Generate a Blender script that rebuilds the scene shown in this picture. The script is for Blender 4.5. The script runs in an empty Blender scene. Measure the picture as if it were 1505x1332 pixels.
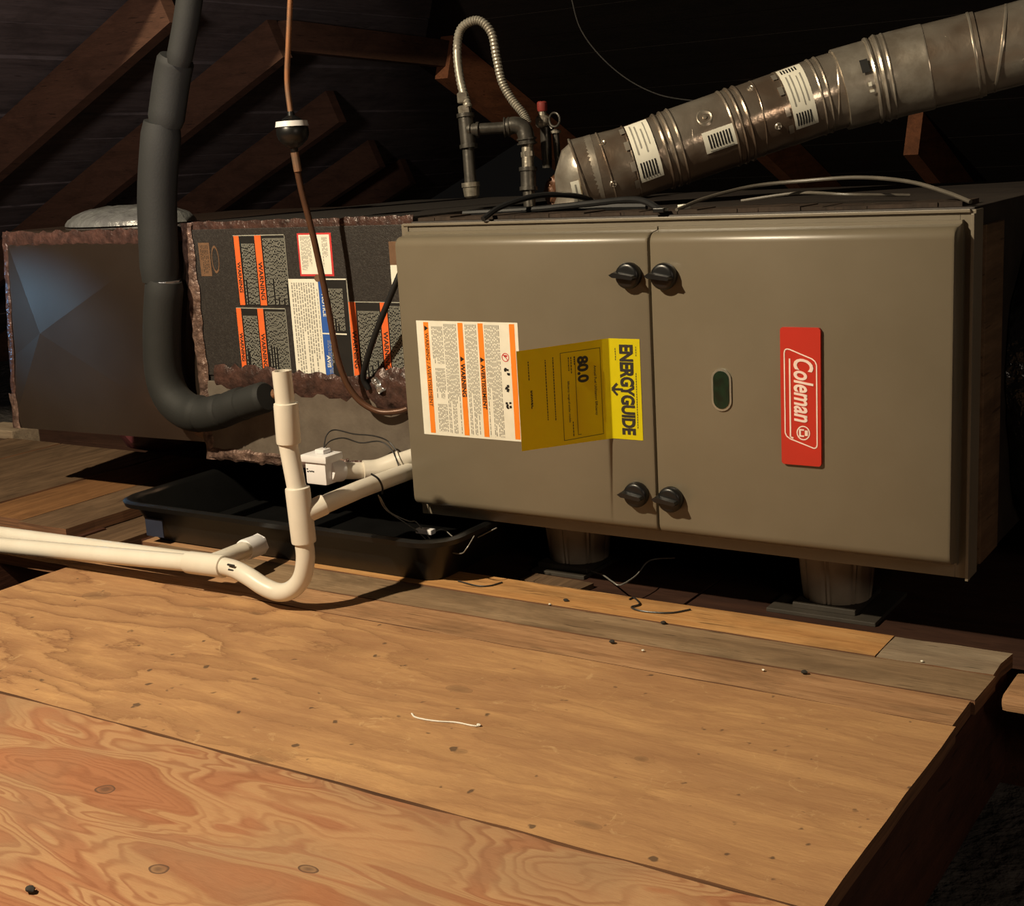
import bpy, bmesh, math, random
from mathutils import Vector, Matrix
random.seed(7)
S = bpy.context.scene
COL = S.collection
# ------------------------------------------------------------------ camera, world, light, exposure
cd = bpy.data.cameras.new('camera'); cam = bpy.data.objects.new('camera', cd); COL.objects.link(cam); S.camera = cam
cd.sensor_width = 36; cd.lens = 1968.5*36/1505; cd.clip_start = 0.01
a, b, c = 0.5912, -0.2203, 0.059
Rm = Matrix.Rotation(a, 3, 'Z') @ Matrix.Rotation(b, 3, 'X') @ Matrix.Rotation(c, 3, 'Y')
right, fwd, up = Rm.col[0], Rm.col[1], Rm.col[2]
M4 = Matrix.Identity(4)
for i in range(3):
    M4[i][0] = right[i]; M4[i][1] = up[i]; M4[i][2] = -fwd[i]
M4[0][3], M4[1][3], M4[2][3] = 0, 0, 0.62
cam.matrix_world = M4
S.view_settings.view_transform = 'Standard'; S.view_settings.look = 'None'
S.view_settings.exposure = 0.0; S.view_settings.gamma = 1.0; S.view_settings.use_curve_mapping = False
w = bpy.data.worlds.new('world'); S.world = w; w.use_nodes = True
w.node_tree.nodes['Background'].inputs[0].default_value = (0.9, 0.8, 0.7, 1)
w.node_tree.nodes['Background'].inputs[1].default_value = 0.004
def light(name, kind, loc, energy, color, size=0.03, to=None, **kw):
    l = bpy.data.lights.new(name, kind); l.energy = energy; l.color = color
    if kind == 'AREA': l.size = size
    else: l.shadow_soft_size = size
    for k, v in kw.items(): setattr(l, k, v)
    o = bpy.data.objects.new(name, l); COL.objects.link(o); o.location = loc
    if to: o.rotation_euler = (Vector(to)-Vector(loc)).to_track_quat('-Z', 'Y').to_euler()
    return o
light('work_lamp', 'POINT', (-1.70, -0.15, 1.87), 345, (1, 0.835, 0.59), 0.03)
light('plenum_blue_spot', 'SPOT', (-4.4, 0.3, 0.9), 260, (0.2, 0.55, 1.0), 0.05, to=(-2.15, 1.64, 0.325), spot_size=math.radians(6.5), spot_blend=1.0)  # added narrow spot that gives the plenum its blue sheen; no vent is modelled
light('rafter_fill_spot', 'SPOT', (-0.9, 0.1, 0.72), 150, (1.0, 0.86, 0.78), 0.08, to=(-3.55, 3.0, 1.05), spot_size=math.radians(44), spot_blend=1.0)  # added fill to brighten the left rafters; stands for no real torch
light('right_end_fill', 'AREA', (1.3, 0.2, 1.0), 5.0, (1.0, 0.8, 0.6), 0.4, to=(-0.3, 1.8, 0.3))  # added weak fill for the dark right end; stands for no real hatch

# ------------------------------------------------------------------ materials
def nt(name):
    m = bpy.data.materials.new(name); m.use_nodes = True
    n = m.node_tree; p = n.nodes['Principled BSDF']
    return m, n, p
def sock(n, s, v):
    if isinstance(v, (int, float)): s.default_value = v
    elif isinstance(v, tuple): s.default_value = v if len(v) == 4 or s.type == 'VECTOR' else (*v, 1)
    else: n.links.new(v, s)
def coord(n, scale=(1, 1, 1), rot=(0, 0, 0), loc=(0, 0, 0)):
    t = n.nodes.new('ShaderNodeTexCoord'); mp = n.nodes.new('ShaderNodeMapping')
    n.links.new(t.outputs['Object'], mp.inputs[0])
    mp.inputs['Scale'].default_value = scale; mp.inputs['Rotation'].default_value = rot; mp.inputs['Location'].default_value = loc
    return mp.outputs[0]
def noise(n, vec, scale, detail=4, rough=0.5, dist=0):
    x = n.nodes.new('ShaderNodeTexNoise'); n.links.new(vec, x.inputs['Vector'])
    x.inputs['Scale'].default_value = scale; x.inputs['Detail'].default_value = detail
    x.inputs['Roughness'].default_value = rough; x.inputs['Distortion'].default_value = dist
    return x.outputs['Fac']
def ramp(n, fac, stops, interp='LINEAR'):
    r = n.nodes.new('ShaderNodeValToRGB'); n.links.new(fac, r.inputs[0]); e = r.color_ramp
    e.interpolation = interp
    while len(e.elements) < len(stops): e.elements.new(0.5)
    for k, (pos, col) in enumerate(stops):
        e.elements[k].position = pos
        e.elements[k].color = (col, col, col, 1) if isinstance(col, (int, float)) else (*col, 1)
    return r.outputs[0]
def mth(n, op, a, b=0.0, c=None):
    x = n.nodes.new('ShaderNodeMath'); x.operation = op
    sock(n, x.inputs[0], a); sock(n, x.inputs[1], b)
    if c is not None: sock(n, x.inputs[2], c)
    return x.outputs[0]
def mix(n, fac, a, b, blend='MIX'):
    x = n.nodes.new('ShaderNodeMix'); x.data_type = 'RGBA'; x.blend_type = blend
    sock(n, x.inputs[0], fac); sock(n, x.inputs[6], a); sock(n, x.inputs[7], b)
    return x.outputs[2]
def bump(n, p, h, strength, dist=0.002):
    x = n.nodes.new('ShaderNodeBump'); n.links.new(h, x.inputs['Height'])
    x.inputs['Strength'].default_value = strength; x.inputs['Distance'].default_value = dist
    n.links.new(x.outputs[0], p.inputs['Normal'])
def simple(name, c1, c2=None, scale=20, rough=0.6, metal=0.0, bmp=0.0, bscale=None, stretch=(1, 1, 1), bdist=0.002, coat=0.0, spec=0.5, lo=0.35, hi=0.65, detail=5):
    m, n, p = nt(name); v = coord(n, stretch)
    if c2 is None: c2 = tuple(x*0.85 for x in c1)
    f = noise(n, v, scale, detail, 0.6)
    n.links.new(ramp(n, f, [(lo, c1), (hi, c2)]), p.inputs['Base Color'])
    p.inputs['Roughness'].default_value = rough; p.inputs['Metallic'].default_value = metal
    p.inputs['Coat Weight'].default_value = coat; p.inputs['Specular IOR Level'].default_value = spec
    if bmp: bump(n, p, noise(n, v, bscale or scale*3, 4), bmp, bdist)
    return m
MT = {}
MT['paint'] = simple('taupe_enamel', (0.158, 0.133, 0.094), (0.146, 0.122, 0.085), 9, 0.33, 0, 0.06, 700, bdist=0.0004)
MT['paint_edge'] = simple('taupe_enamel_edge', (0.19, 0.165, 0.125), (0.17, 0.145, 0.108), 9, 0.4, 0)
MT['black_plastic'] = simple('black_moulded_plastic', (0.007, 0.007, 0.0075), (0.005, 0.005, 0.005), 30, 0.34)
MT['pan'] = simple('black_pan_plastic', (0.006, 0.006, 0.006), (0.004, 0.004, 0.004), 14, 0.38, 0, 0.1, 60)
MT['foam'] = simple('black_rubber_foam', (0.0115, 0.0125, 0.012), (0.008, 0.009, 0.0085), 12, 0.75, 0, 0.25, 260, bdist=0.001)
MT['pvc'] = simple('white_pvc', (0.72, 0.68, 0.60), (0.66, 0.61, 0.52), 9, 0.32, 0, 0.03, 40, coat=0.1)
MT['pvc_white'] = simple('bright_white_pvc', (0.78, 0.77, 0.78), (0.72, 0.71, 0.72), 20, 0.4)
MT['red'] = simple('red_badge', (0.50, 0.03, 0.018), (0.45, 0.028, 0.016), 10, 0.35)
MT['pink_white'] = simple('off_white_ink', (0.85, 0.68, 0.62), (0.80, 0.62, 0.56), 30, 0.5)
MT['white_print'] = simple('white_label_stock', (0.78, 0.76, 0.66), (0.72, 0.70, 0.60), 40, 0.45)
MT['grey_print'] = simple('grey_ink', (0.30, 0.29, 0.25), (0.26, 0.25, 0.22), 40, 0.5)
MT['pale_ink'] = simple('pale_ink', (0.36, 0.36, 0.31), (0.27, 0.27, 0.23), 200, 0.5)
MT['orange'] = simple('orange_ink', (0.85, 0.24, 0.02), (0.80, 0.22, 0.02), 30, 0.45)
MT['orange_red'] = simple('red_orange_ink', (0.80, 0.15, 0.03), (0.68, 0.12, 0.03), 30, 0.45)
MT['black_ink'] = simple('black_ink', (0.012, 0.011, 0.010), (0.008, 0.008, 0.008), 30, 0.5)
MT['dark_ink'] = simple('dark_ink_on_yellow', (0.03, 0.025, 0.02), (0.02, 0.018, 0.015), 30, 0.5)
MT['blue'] = simple('blue_ink', (0.03, 0.11, 0.42), (0.025, 0.09, 0.36), 30, 0.45)
MT['red_ink'] = simple('red_ink', (0.60, 0.05, 0.05), (0.5, 0.04, 0.04), 30, 0.45)
MT['dark_red'] = simple('dull_red_plastic', (0.22, 0.03, 0.025), (0.17, 0.025, 0.02), 60, 0.5)
MT['brown_label'] = simple('brown_label', (0.16, 0.09, 0.05), (0.12, 0.065, 0.035), 60, 0.5)
MT['green'] = simple('dark_green_emblem', (0.004, 0.022, 0.011), (0.003, 0.010, 0.006), 90, 0.25)
MT['chrome'] = simple('dull_chrome', (0.5, 0.52, 0.46), (0.4, 0.42, 0.38), 60, 0.3, 0.8)
MT['iron'] = simple('black_iron', (0.085, 0.078, 0.068), (0.05, 0.046, 0.04), 40, 0.38, 0.55, 0.15, 200)
MT['iron_light'] = simple('galvanised_iron', (0.36, 0.33, 0.27), (0.18, 0.16, 0.13), 70, 0.4, 0.7, 0.2, 250)
MT['steel'] = simple('grey_coated_connector', (0.34, 0.32, 0.27), (0.26, 0.24, 0.2), 60, 0.42, 0.5)
MT['copper'] = simple('copper', (0.48, 0.22, 0.11), (0.22, 0.17, 0.13), 22, 0.38, 0.6, lo=0.4, hi=0.7)
MT['copper_brown'] = simple('tarnished_copper', (0.11, 0.048, 0.024), (0.075, 0.034, 0.018), 30, 0.42, 0.3)
MT['flue'] = simple('dull_galvanised_steel', (0.86, 0.78, 0.66), (0.36, 0.26, 0.19), 7, 0.25, 0.84, 0.6, 22, bdist=0.004, detail=3)
MT['flue_bright'] = simple('bright_galvanised_steel', (0.78, 0.72, 0.62), (0.48, 0.41, 0.33), 18, 0.28, 0.8, 0.3, 40, bdist=0.003)
MT['duct'] = simple('brown_tinted_duct_metal', (0.21, 0.155, 0.12), (0.17, 0.12, 0.09), 5, 0.25, 0.9, 0.03, 8)
MT['mastic'] = simple('reddish_brown_mastic_tape', (0.085, 0.042, 0.033), (0.035, 0.02, 0.017), 55, 0.36, 0.15, 1.0, 70, bdist=0.005)
MT['mastic_light'] = simple('worn_mastic', (0.22, 0.14, 0.11), (0.06, 0.035, 0.028), 70, 0.4, 0.3, 1.0, 90, bdist=0.005)
MT['coil_dark'] = simple('dark_speckled_casing', (0.030, 0.026, 0.024), (0.055, 0.050, 0.045), 260, 0.5, 0.3, 0.4, 500, lo=0.45, hi=0.75)
MT['coil_tan'] = simple('dusty_tan_casing', (0.165, 0.137, 0.108), (0.105, 0.083, 0.065), 14, 0.5, 0.2, 0.2, 200)
MT['foil'] = simple('crinkled_foil', (0.55, 0.55, 0.55), (0.4, 0.4, 0.4), 30, 0.3, 0.9, 1.0, 60, bdist=0.006)
MT['grey_flex'] = simple('grey_plastic_film', (0.15, 0.155, 0.15), (0.1, 0.1, 0.1), 30, 0.35, 0.2, 1.0, 40, bdist=0.006)
MT['cable'] = simple('black_cable', (0.014, 0.014, 0.015), (0.01, 0.01, 0.01), 30, 0.55, spec=0.3)
MT['grey_cable'] = simple('grey_cable', (0.12, 0.105, 0.085), (0.09, 0.08, 0.065), 30, 0.45)
MT['wire'] = simple('thin_wire', (0.035, 0.032, 0.03), (0.02, 0.02, 0.02), 30, 0.4)
MT['pale_wire'] = simple('pale_wire', (0.25, 0.24, 0.22), (0.18, 0.17, 0.15), 30, 0.4)
MT['pier'] = simple('grey_support_plastic', (0.42, 0.35, 0.27), (0.34, 0.28, 0.21), 20, 0.6)
MT['pier_base'] = simple('dark_base_plastic', (0.05, 0.042, 0.033), (0.035, 0.03, 0.024), 20, 0.6)
MT['black_flex'] = simple('glossy_black_film', (0.012, 0.012, 0.012), (0.006, 0.006, 0.006), 20, 0.22, 0, 1.0, 26, bdist=0.02)
MT['gold'] = simple('gold_ink', (0.35, 0.18, 0.05), (0.2, 0.1, 0.03), 90, 0.4)
MT['maroon'] = simple('maroon_bag', (0.09, 0.02, 0.025), (0.05, 0.012, 0.015), 10, 0.5, 0, 0.6, 20, bdist=0.01)
MT['insulation'] = simple('blown_insulation', (0.09, 0.08, 0.075), (0.045, 0.04, 0.036), 25, 0.95, 0, 1.0, 40, bdist=0.02)
MT['thread'] = simple('white_thread', (0.75, 0.72, 0.65), (0.65, 0.62, 0.55), 30, 0.7)
MT['debris'] = simple('dark_grit', (0.03, 0.025, 0.02), (0.015, 0.012, 0.01), 60, 0.9)

def wood(name, c1, c2, c3, stretch=(2, 26, 26), rough=0.72, scale=1.6):
    m, n, p = nt(name); v = coord(n, stretch)
    f = noise(n, v, scale, 8, 0.62, 0.6)
    col = ramp(n, f, [(0.3, c1), (0.52, c2), (0.72, c3)])
    v2 = coord(n, tuple(s*7 for s in stretch)); g = noise(n, v2, 2, 3)
    col = mix(n, ramp(n, g, [(0.35, 0.0), (0.75, 0.45)]), col, tuple(x*0.55 for x in c2))
    v3 = coord(n, tuple(3+s*0.12 for s in stretch)); q = noise(n, v3, 1.7, 5, 0.65, 0.5)
    col = mix(n, ramp(n, q, [(0.48, 0.0), (0.66, 0.6)]), col, tuple(x*0.42 for x in c2))
    v4 = coord(n, tuple(s*3 for s in stretch)); q4 = noise(n, v4, 2.2, 2, 0.5)
    col = mix(n, ramp(n, q4, [(0.66, 0.0), (0.70, 0.7)]), col, tuple(x*0.25 for x in c2))
    n.links.new(col, p.inputs['Base Color']); p.inputs['Roughness'].default_value = rough
    p.inputs['Specular IOR Level'].default_value = 0.25
    bump(n, p, g, 0.35, 0.0015)
    return m
MT['rafter'] = wood('rafter_wood', (0.095, 0.045, 0.027), (0.078, 0.037, 0.022), (0.056, 0.027, 0.016), (3, 3, 30))
MT['rafter_far'] = wood('red_rafter_wood', (0.26, 0.095, 0.042), (0.2, 0.075, 0.034), (0.14, 0.05, 0.024), (30, 3, 30))
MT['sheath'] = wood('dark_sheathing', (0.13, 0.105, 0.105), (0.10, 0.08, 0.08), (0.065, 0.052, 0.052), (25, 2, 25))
MT['sheath_dark'] = wood('unlit_sheathing', (0.016, 0.011, 0.010), (0.013, 0.009, 0.008), (0.009, 0.006, 0.006), (2, 25, 25))  # near-black colour stands in for the unlit back slope
MT['joist'] = wood('dark_red_joist', (0.09, 0.032, 0.018), (0.065, 0.024, 0.014), (0.04, 0.016, 0.01), (20, 2, 20))
MT['subfloor'] = wood('dark_subfloor', (0.065, 0.030, 0.018), (0.05, 0.022, 0.014), (0.03, 0.014, 0.01), (2, 20, 20))
MT['board_gold'] = wood('golden_board', (0.62, 0.36, 0.15), (0.52, 0.27, 0.10), (0.36, 0.17, 0.06), (2, 30, 30))
MT['board_grey'] = wood('weathered_grey_board', (0.34, 0.235, 0.14), (0.25, 0.165, 0.095), (0.15, 0.095, 0.055), (2.5, 22, 22))
MT['board_pale'] = wood('pale_grey_board', (0.38, 0.30, 0.21), (0.29, 0.22, 0.15), (0.2, 0.145, 0.10), (2.5, 30, 30))
MT['board_tan'] = wood('fine_grained_tan_board', (0.48, 0.28, 0.145), (0.38, 0.21, 0.105), (0.25, 0.125, 0.06), (2.5, 45, 45))
MT['board_left'] = wood('shaded_brown_board', (0.20, 0.125, 0.072), (0.13, 0.08, 0.046), (0.08, 0.048, 0.028), (26, 2, 26))  # brown darkened to carry the shade over the left planks
MT['board_left_gold'] = wood('orange_brown_board', (0.27, 0.135, 0.055), (0.20, 0.095, 0.038), (0.12, 0.058, 0.024), (26, 2, 26))
MT['cab_dark'] = simple('dark_brown_casing', (0.030, 0.022, 0.017), (0.018, 0.013, 0.011), 18, 0.6, 0.1, 0.3, 60)  # dark brown tones for the whole cabinet casing
MT['panel_wood'] = wood('scuffed_brown_side', (0.065, 0.042, 0.03), (0.04, 0.026, 0.018), (0.02, 0.014, 0.01), (20, 20, 2))

def spots(n, pts):
    """sum of soft discs: knots and stains of the sheet, in the sheet's own coordinates (x, y, radius x, radius y)"""
    t = n.nodes.new('ShaderNodeTexCoord'); acc = None
    nz = n.nodes.new('ShaderNodeTexNoise'); n.links.new(t.outputs['Object'], nz.inputs['Vector']); nz.inputs['Scale'].default_value = 30
    for x, y, rx, ry in pts:
        mp = n.nodes.new('ShaderNodeMapping'); mp.vector_type = 'TEXTURE'
        mp.inputs['Location'].default_value = (x, y, 0); mp.inputs['Scale'].default_value = (rx, ry, 10)
        n.links.new(t.outputs['Object'], mp.inputs[0])
        l = n.nodes.new('ShaderNodeVectorMath'); l.operation = 'LENGTH'; n.links.new(mp.outputs[0], l.inputs[0])
        d = mth(n, 'ADD', l.outputs['Value'], mth(n, 'MULTIPLY', nz.outputs['Fac'], 0.7))
        acc = d if acc is None else mth(n, 'MINIMUM', acc, d)
    return acc      # about 0.35 at a centre, 1.35 on the rim

def plywood_upper():
    m, n, p = nt('tan_plywood_with_wavy_growth_lines')
    v = coord(n, (1.6, 4.2, 1), (0, 0, 0.10), (2.3, 0.4, 0)); big = noise(n, v, 1.5, 3, 0.5, 0.2)
    vj = coord(n, (9, 22, 1)); jag = noise(n, vj, 1.2, 5, 0.7)
    t = n.nodes.new('ShaderNodeTexCoord'); sx = n.nodes.new('ShaderNodeSeparateXYZ'); n.links.new(t.outputs['Object'], sx.inputs[0])
    fld = mth(n, 'MULTIPLY', sx.outputs[1], 17.0)
    fld = mth(n, 'ADD', fld, mth(n, 'MULTIPLY', big, 5.5))
    fld = mth(n, 'ADD', fld, mth(n, 'MULTIPLY', jag, 1.1))
    fr = mth(n, 'FRACT', fld)
    band = ramp(n, fr, [(0.0, 0.9), (0.05, 0.65), (0.2, 0.42), (0.42, 0.12), (0.55, 0.0), (0.9, 0.06), (0.97, 0.5), (0.995, 1.0)])
    # growth lines are clear at the left end of the sheet and fade towards its right end
    leftness = ramp(n, mth(n, 'MULTIPLY', mth(n, 'ADD', sx.outputs[0], mth(n, 'MULTIPLY', big, 0.5)), -0.7), [(0.25, 0.30), (0.6, 0.6), (0.9, 1.0)])
    band = mth(n, 'MULTIPLY', band, leftness)
    c = mix(n, ramp(n, noise(n, coord(n, (2, 4, 1)), 2.5, 5, 0.6), [(0.35, 0.0), (0.68, 1.0)]), (0.50, 0.29, 0.13), (0.37, 0.205, 0.098))
    c = mix(n, mth(n, 'MULTIPLY', band, 1.0), c, (0.17, 0.078, 0.036))
    st = noise(n, coord(n, (2.2, 15, 1), (0, 0, 0.03)), 1.6, 6, 0.65, 0.6)
    c = mix(n, ramp(n, st, [(0.42, 0.0), (0.52, 0.55), (0.60, 0.15), (0.72, 0.6)]), c, (0.29, 0.145, 0.07))
    fine = noise(n, coord(n, (25, 120, 1)), 2.0, 5, 0.7)
    c = mix(n, ramp(n, fine, [(0.42, 0.0), (0.72, 0.42)]), c, (0.33, 0.18, 0.085))
    sc = noise(n, coord(n, (34, 9, 1), (0, 0, 0.9)), 1.4, 5, 0.65, 1.0)
    c = mix(n, ramp(n, sc, [(0.66, 0.0), (0.78, 0.22)]), c, (0.60, 0.39, 0.18))
    k = spots(n, [(-1.62, 1.26, 0.035, 0.028), (-0.90, 1.20, 0.030, 0.014), (-0.62, 1.13, 0.012, 0.009), (-0.80, 1.06, 0.014, 0.010),
                  (-0.60, 0.985, 0.022, 0.008), (-1.42, 1.285, 0.03, 0.008), (-0.985, 0.95, 0.025, 0.010), (-1.33, 1.30, 0.02, 0.007)])
    c = mix(n, ramp(n, k, [(0.45, 0.55), (0.95, 0.3), (1.18, 0.6), (1.4, 0.0)]), c, (0.15, 0.085, 0.045))
    sp = noise(n, coord(n, (1, 1, 1)), 55, 2, 0.4)
    c = mix(n, ramp(n, sp, [(0.70, 0.0), (0.75, 0.8)]), c, (0.07, 0.045, 0.03))
    rs = noise(n, coord(n, (1, 1, 1), (0, 0, 0.4)), 22, 6, 0.75, 1.5)
    c = mix(n, ramp(n, rs, [(0.60, 0.0), (0.68, 0.35)]), c, (0.62, 0.42, 0.21))
    n.links.new(c, p.inputs['Base Color']); p.inputs['Roughness'].default_value = 0.7; p.inputs['Specular IOR Level'].default_value = 0.25
    bump(n, p, mth(n, 'ADD', fine, mth(n, 'MULTIPLY', band, -0.7)), 0.5, 0.0015)
    return m
def plywood_lower():
    m, n, p = nt('reddish_plywood_with_patches')
    v = coord(n, (2.6, 8.0, 1), (0, 0, -0.05)); big = noise(n, v, 1.35, 2.6, 0.5, 0.45)
    c = ramp(n, big, [(0.36, (0.34, 0.145, 0.07)), (0.43, (0.30, 0.125, 0.06)), (0.445, (0.40, 0.225, 0.11)), (0.52, (0.42, 0.24, 0.12)), (0.535, (0.32, 0.14, 0.07)), (0.57, (0.36, 0.165, 0.08)), (0.585, (0.43, 0.255, 0.13)), (0.8, (0.38, 0.20, 0.10))])
    t = n.nodes.new('ShaderNodeTexCoord'); sx = n.nodes.new('ShaderNodeSeparateXYZ'); n.links.new(t.outputs['Object'], sx.inputs[0])
    fld = mth(n, 'ADD', mth(n, 'MULTIPLY', sx.outputs[1], 34), mth(n, 'MULTIPLY', big, 26))
    fld = mth(n, 'ADD', fld, mth(n, 'MULTIPLY', noise(n, coord(n, (18, 40, 1)), 1.2, 3), 0.8))
    ln = ramp(n, mth(n, 'FRACT', fld), [(0.0, 0.0), (0.45, 0.10), (0.72, 0.85), (0.86, 0.85), (1.0, 0.0)])
    msk = ramp(n, noise(n, coord(n, (1.4, 3, 1), (0, 0, 0), (3, 1, 0)), 1.6, 2), [(0.38, 0.25), (0.56, 0.95)])
    c = mix(n, mth(n, 'MULTIPLY', ln, msk), c, (0.25, 0.098, 0.046))
    fine = noise(n, coord(n, (30, 150, 1)), 2.0, 5, 0.7)
    c = mix(n, ramp(n, fine, [(0.42, 0.0), (0.72, 0.4)]), c, (0.36, 0.17, 0.085))
    g = noise(n, coord(n, (1.3, 2.2, 1)), 3.0, 3, 0.5)
    c = mix(n, ramp(n, g, [(0.46, 0.0), (0.66, 0.6)]), c, (0.27, 0.175, 0.10))
    k = spots(n, [(-1.085, 0.822, 0.017, 0.013), (-0.91, 0.735, 0.017, 0.012), (-1.29, 0.73, 0.02, 0.012), (-0.785, 0.80, 0.018, 0.010)])
    c = mix(n, ramp(n, k, [(0.5, 0.75), (0.8, 0.35), (0.92, 0.95), (1.12, 0.8), (1.4, 0.0)]), c, (0.10, 0.055, 0.035))
    n.links.new(c, p.inputs['Base Color']); p.inputs['Roughness'].default_value = 0.7; p.inputs['Specular IOR Level'].default_value = 0.25
    bump(n, p, fine, 0.4, 0.0015)
    return m
MT['ply_upper'] = plywood_upper(); MT['ply_lower'] = plywood_lower()
MT['ply_edge'] = simple('plywood_edge', (0.22, 0.10, 0.045), (0.10, 0.045, 0.022), 8, 0.85, stretch=(1, 1, 30))
def yellow():
    m, n, p = nt('yellow_card'); p.inputs['Roughness'].default_value = 0.5
    v = coord(n); f = noise(n, v, 60, 3)
    n.links.new(ramp(n, f, [(0.3, (0.86, 0.76, 0.0)), (0.7, (0.84, 0.73, 0.0))]), p.inputs['Base Color'])
    tr = n.nodes.new('ShaderNodeBsdfTranslucent'); tr.inputs[0].default_value = (0.9, 0.40, 0.0, 1)
    mx = n.nodes.new('ShaderNodeMixShader'); mx.inputs[0].default_value = 0.36
    o = n.nodes['Material Output']
    n.links.new(p.outputs[0], mx.inputs[1]); n.links.new(tr.outputs[0], mx.inputs[2]); n.links.new(mx.outputs[0], o.inputs[0])
    return m
MT['yellow'] = yellow()

# ------------------------------------------------------------------ geometry helpers
ROOT = {}
def rootloc(o):
    while o.parent: o = o.parent
    return ROOT.get(o.name, Vector((0, 0, 0)))
def finish(name, bm, mat, parent=None, smooth=False, bevel=0.0, base=None):
    if bevel:
        bmesh.ops.bevel(bm, geom=[e for e in bm.edges], offset=bevel, segments=2, profile=0.6, affect='EDGES', clamp_overlap=True)
    bmesh.ops.recalc_face_normals(bm, faces=bm.faces)
    me = bpy.data.meshes.new(name); bm.to_mesh(me); bm.free()
    return link(name, me, mat, parent, smooth, base)
def link(name, me, mat, parent=None, smooth=False, base=None):
    if smooth:
        me.polygons.foreach_set('use_smooth', [True]*len(me.polygons))
        me.set_sharp_from_angle(angle=math.radians(38))
    o = bpy.data.objects.new(name, me); COL.objects.link(o)
    if mat: me.materials.append(MT[mat] if isinstance(mat, str) else mat)
    if parent:
        me.transform(Matrix.Translation(-rootloc(parent))); o.parent = parent
    else:
        co = [v.co for v in me.vertices]
        b = Vector(base) if base else Vector(((min(c.x for c in co)+max(c.x for c in co))/2, (min(c.y for c in co)+max(c.y for c in co))/2, min(c.z for c in co)))
        me.transform(Matrix.Translation(-b)); o.location = b; ROOT[o.name] = b
    return o
def thing(name, loc, label, cat, group=None):
    o = bpy.data.objects.new(name, None); COL.objects.link(o); o.location = loc; o.empty_display_size = 0.05
    ROOT[o.name] = Vector(loc); return tag(o, label, cat, group)
def tag(o, label, cat, group=None):
    o['label'] = label; o['category'] = cat
    if group: o['group'] = group
    return o
def lab(o, s): o['label'] = s; return o
def box(bm, x0, x1, y0, y1, z0, z1):
    v = [bm.verts.new(p) for p in ((x0,y0,z0),(x1,y0,z0),(x1,y1,z0),(x0,y1,z0),(x0,y0,z1),(x1,y0,z1),(x1,y1,z1),(x0,y1,z1))]
    for f in ((0,3,2,1),(4,5,6,7),(0,1,5,4),(1,2,6,5),(2,3,7,6),(3,0,4,7)): bm.faces.new([v[i] for i in f])
def boxo(name, d, mat, parent=None, bevel=0.0, smooth=False, base=None):
    bm = bmesh.new(); box(bm, *d); return finish(name, bm, mat, parent, smooth, bevel, base)
def spline(pts, n=8):
    P = [Vector(p) for p in pts]; out = []
    P = [2*P[0]-P[1]] + P + [2*P[-1]-P[-2]]
    for i in range(1, len(P)-2):
        for k in range(n):
            t = k/n; a, b, c, d = P[i-1], P[i], P[i+1], P[i+2]
            out.append(0.5*((2*b)+(-a+c)*t+(2*a-5*b+4*c-d)*t*t+(-a+3*b-3*c+d)*t**3))
    out.append(P[-2]); return out
def tube(bm, pts, r, seg=16, caps=True):
    P = [Vector(p) for p in pts]; R = r if isinstance(r, (list, tuple)) else [r]*len(P)
    T = [(P[min(i+1, len(P)-1)]-P[max(i-1, 0)]).normalized() for i in range(len(P))]
    u = T[0].orthogonal().normalized(); rings = []
    for i, p in enumerate(P):
        u = (u - T[i]*u.dot(T[i])); u = u.normalized() if u.length > 1e-6 else T[i].orthogonal().normalized()
        v = T[i].cross(u)
        rings.append([bm.verts.new(p+(u*math.cos(6.28318*k/seg)+v*math.sin(6.28318*k/seg))*R[i]) for k in range(seg)])
    for a, b in zip(rings, rings[1:]):
        for k in range(seg): bm.faces.new((a[k], a[(k+1) % seg], b[(k+1) % seg], b[k]))
    if caps: bm.faces.new(rings[0][::-1]); bm.faces.new(rings[-1])
def tubeo(name, pts, r, mat, parent=None, seg=16, sp=0, caps=True):
    bm = bmesh.new(); tube(bm, spline(pts, sp) if sp else pts, r, seg, caps); return finish(name, bm, mat, parent, True)
def lathe(bm, o, d, prof, seg=24, caps=True):
    """prof: (distance along d, radius)"""
    o = Vector(o); d = Vector(d).normalized()
    u = d.orthogonal().normalized(); v = d.cross(u); rings = []
    for t, r in prof: rings.append([bm.verts.new(o+d*t+(u*math.cos(6.28318*k/seg)+v*math.sin(6.28318*k/seg))*r) for k in range(seg)])
    for a, b in zip(rings, rings[1:]):
        for k in range(seg): bm.faces.new((a[k], a[(k+1) % seg], b[(k+1) % seg], b[k]))
    if caps: bm.faces.new(rings[0][::-1]); bm.faces.new(rings[-1])
def latheo(name, o, d, prof, mat, parent=None, seg=24): 
    bm = bmesh.new(); lathe(bm, o, d, prof, seg); return finish(name, bm, mat, parent, True)
def beam(bm, A, B, w, h):
    A, B = Vector(A), Vector(B); t = (B-A).normalized(); s = t.cross(Vector((0, 0, 1))).normalized(); u = s.cross(t)
    v = [bm.verts.new(p+s*a*w/2+u*b*h/2) for p in (A, B) for a, b in ((-1,-1),(1,-1),(1,1),(-1,1))]
    for f in ((0,1,2,3),(7,6,5,4),(0,4,5,1),(1,5,6,2),(2,6,7,3),(3,7,4,0)): bm.faces.new([v[i] for i in f])
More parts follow.
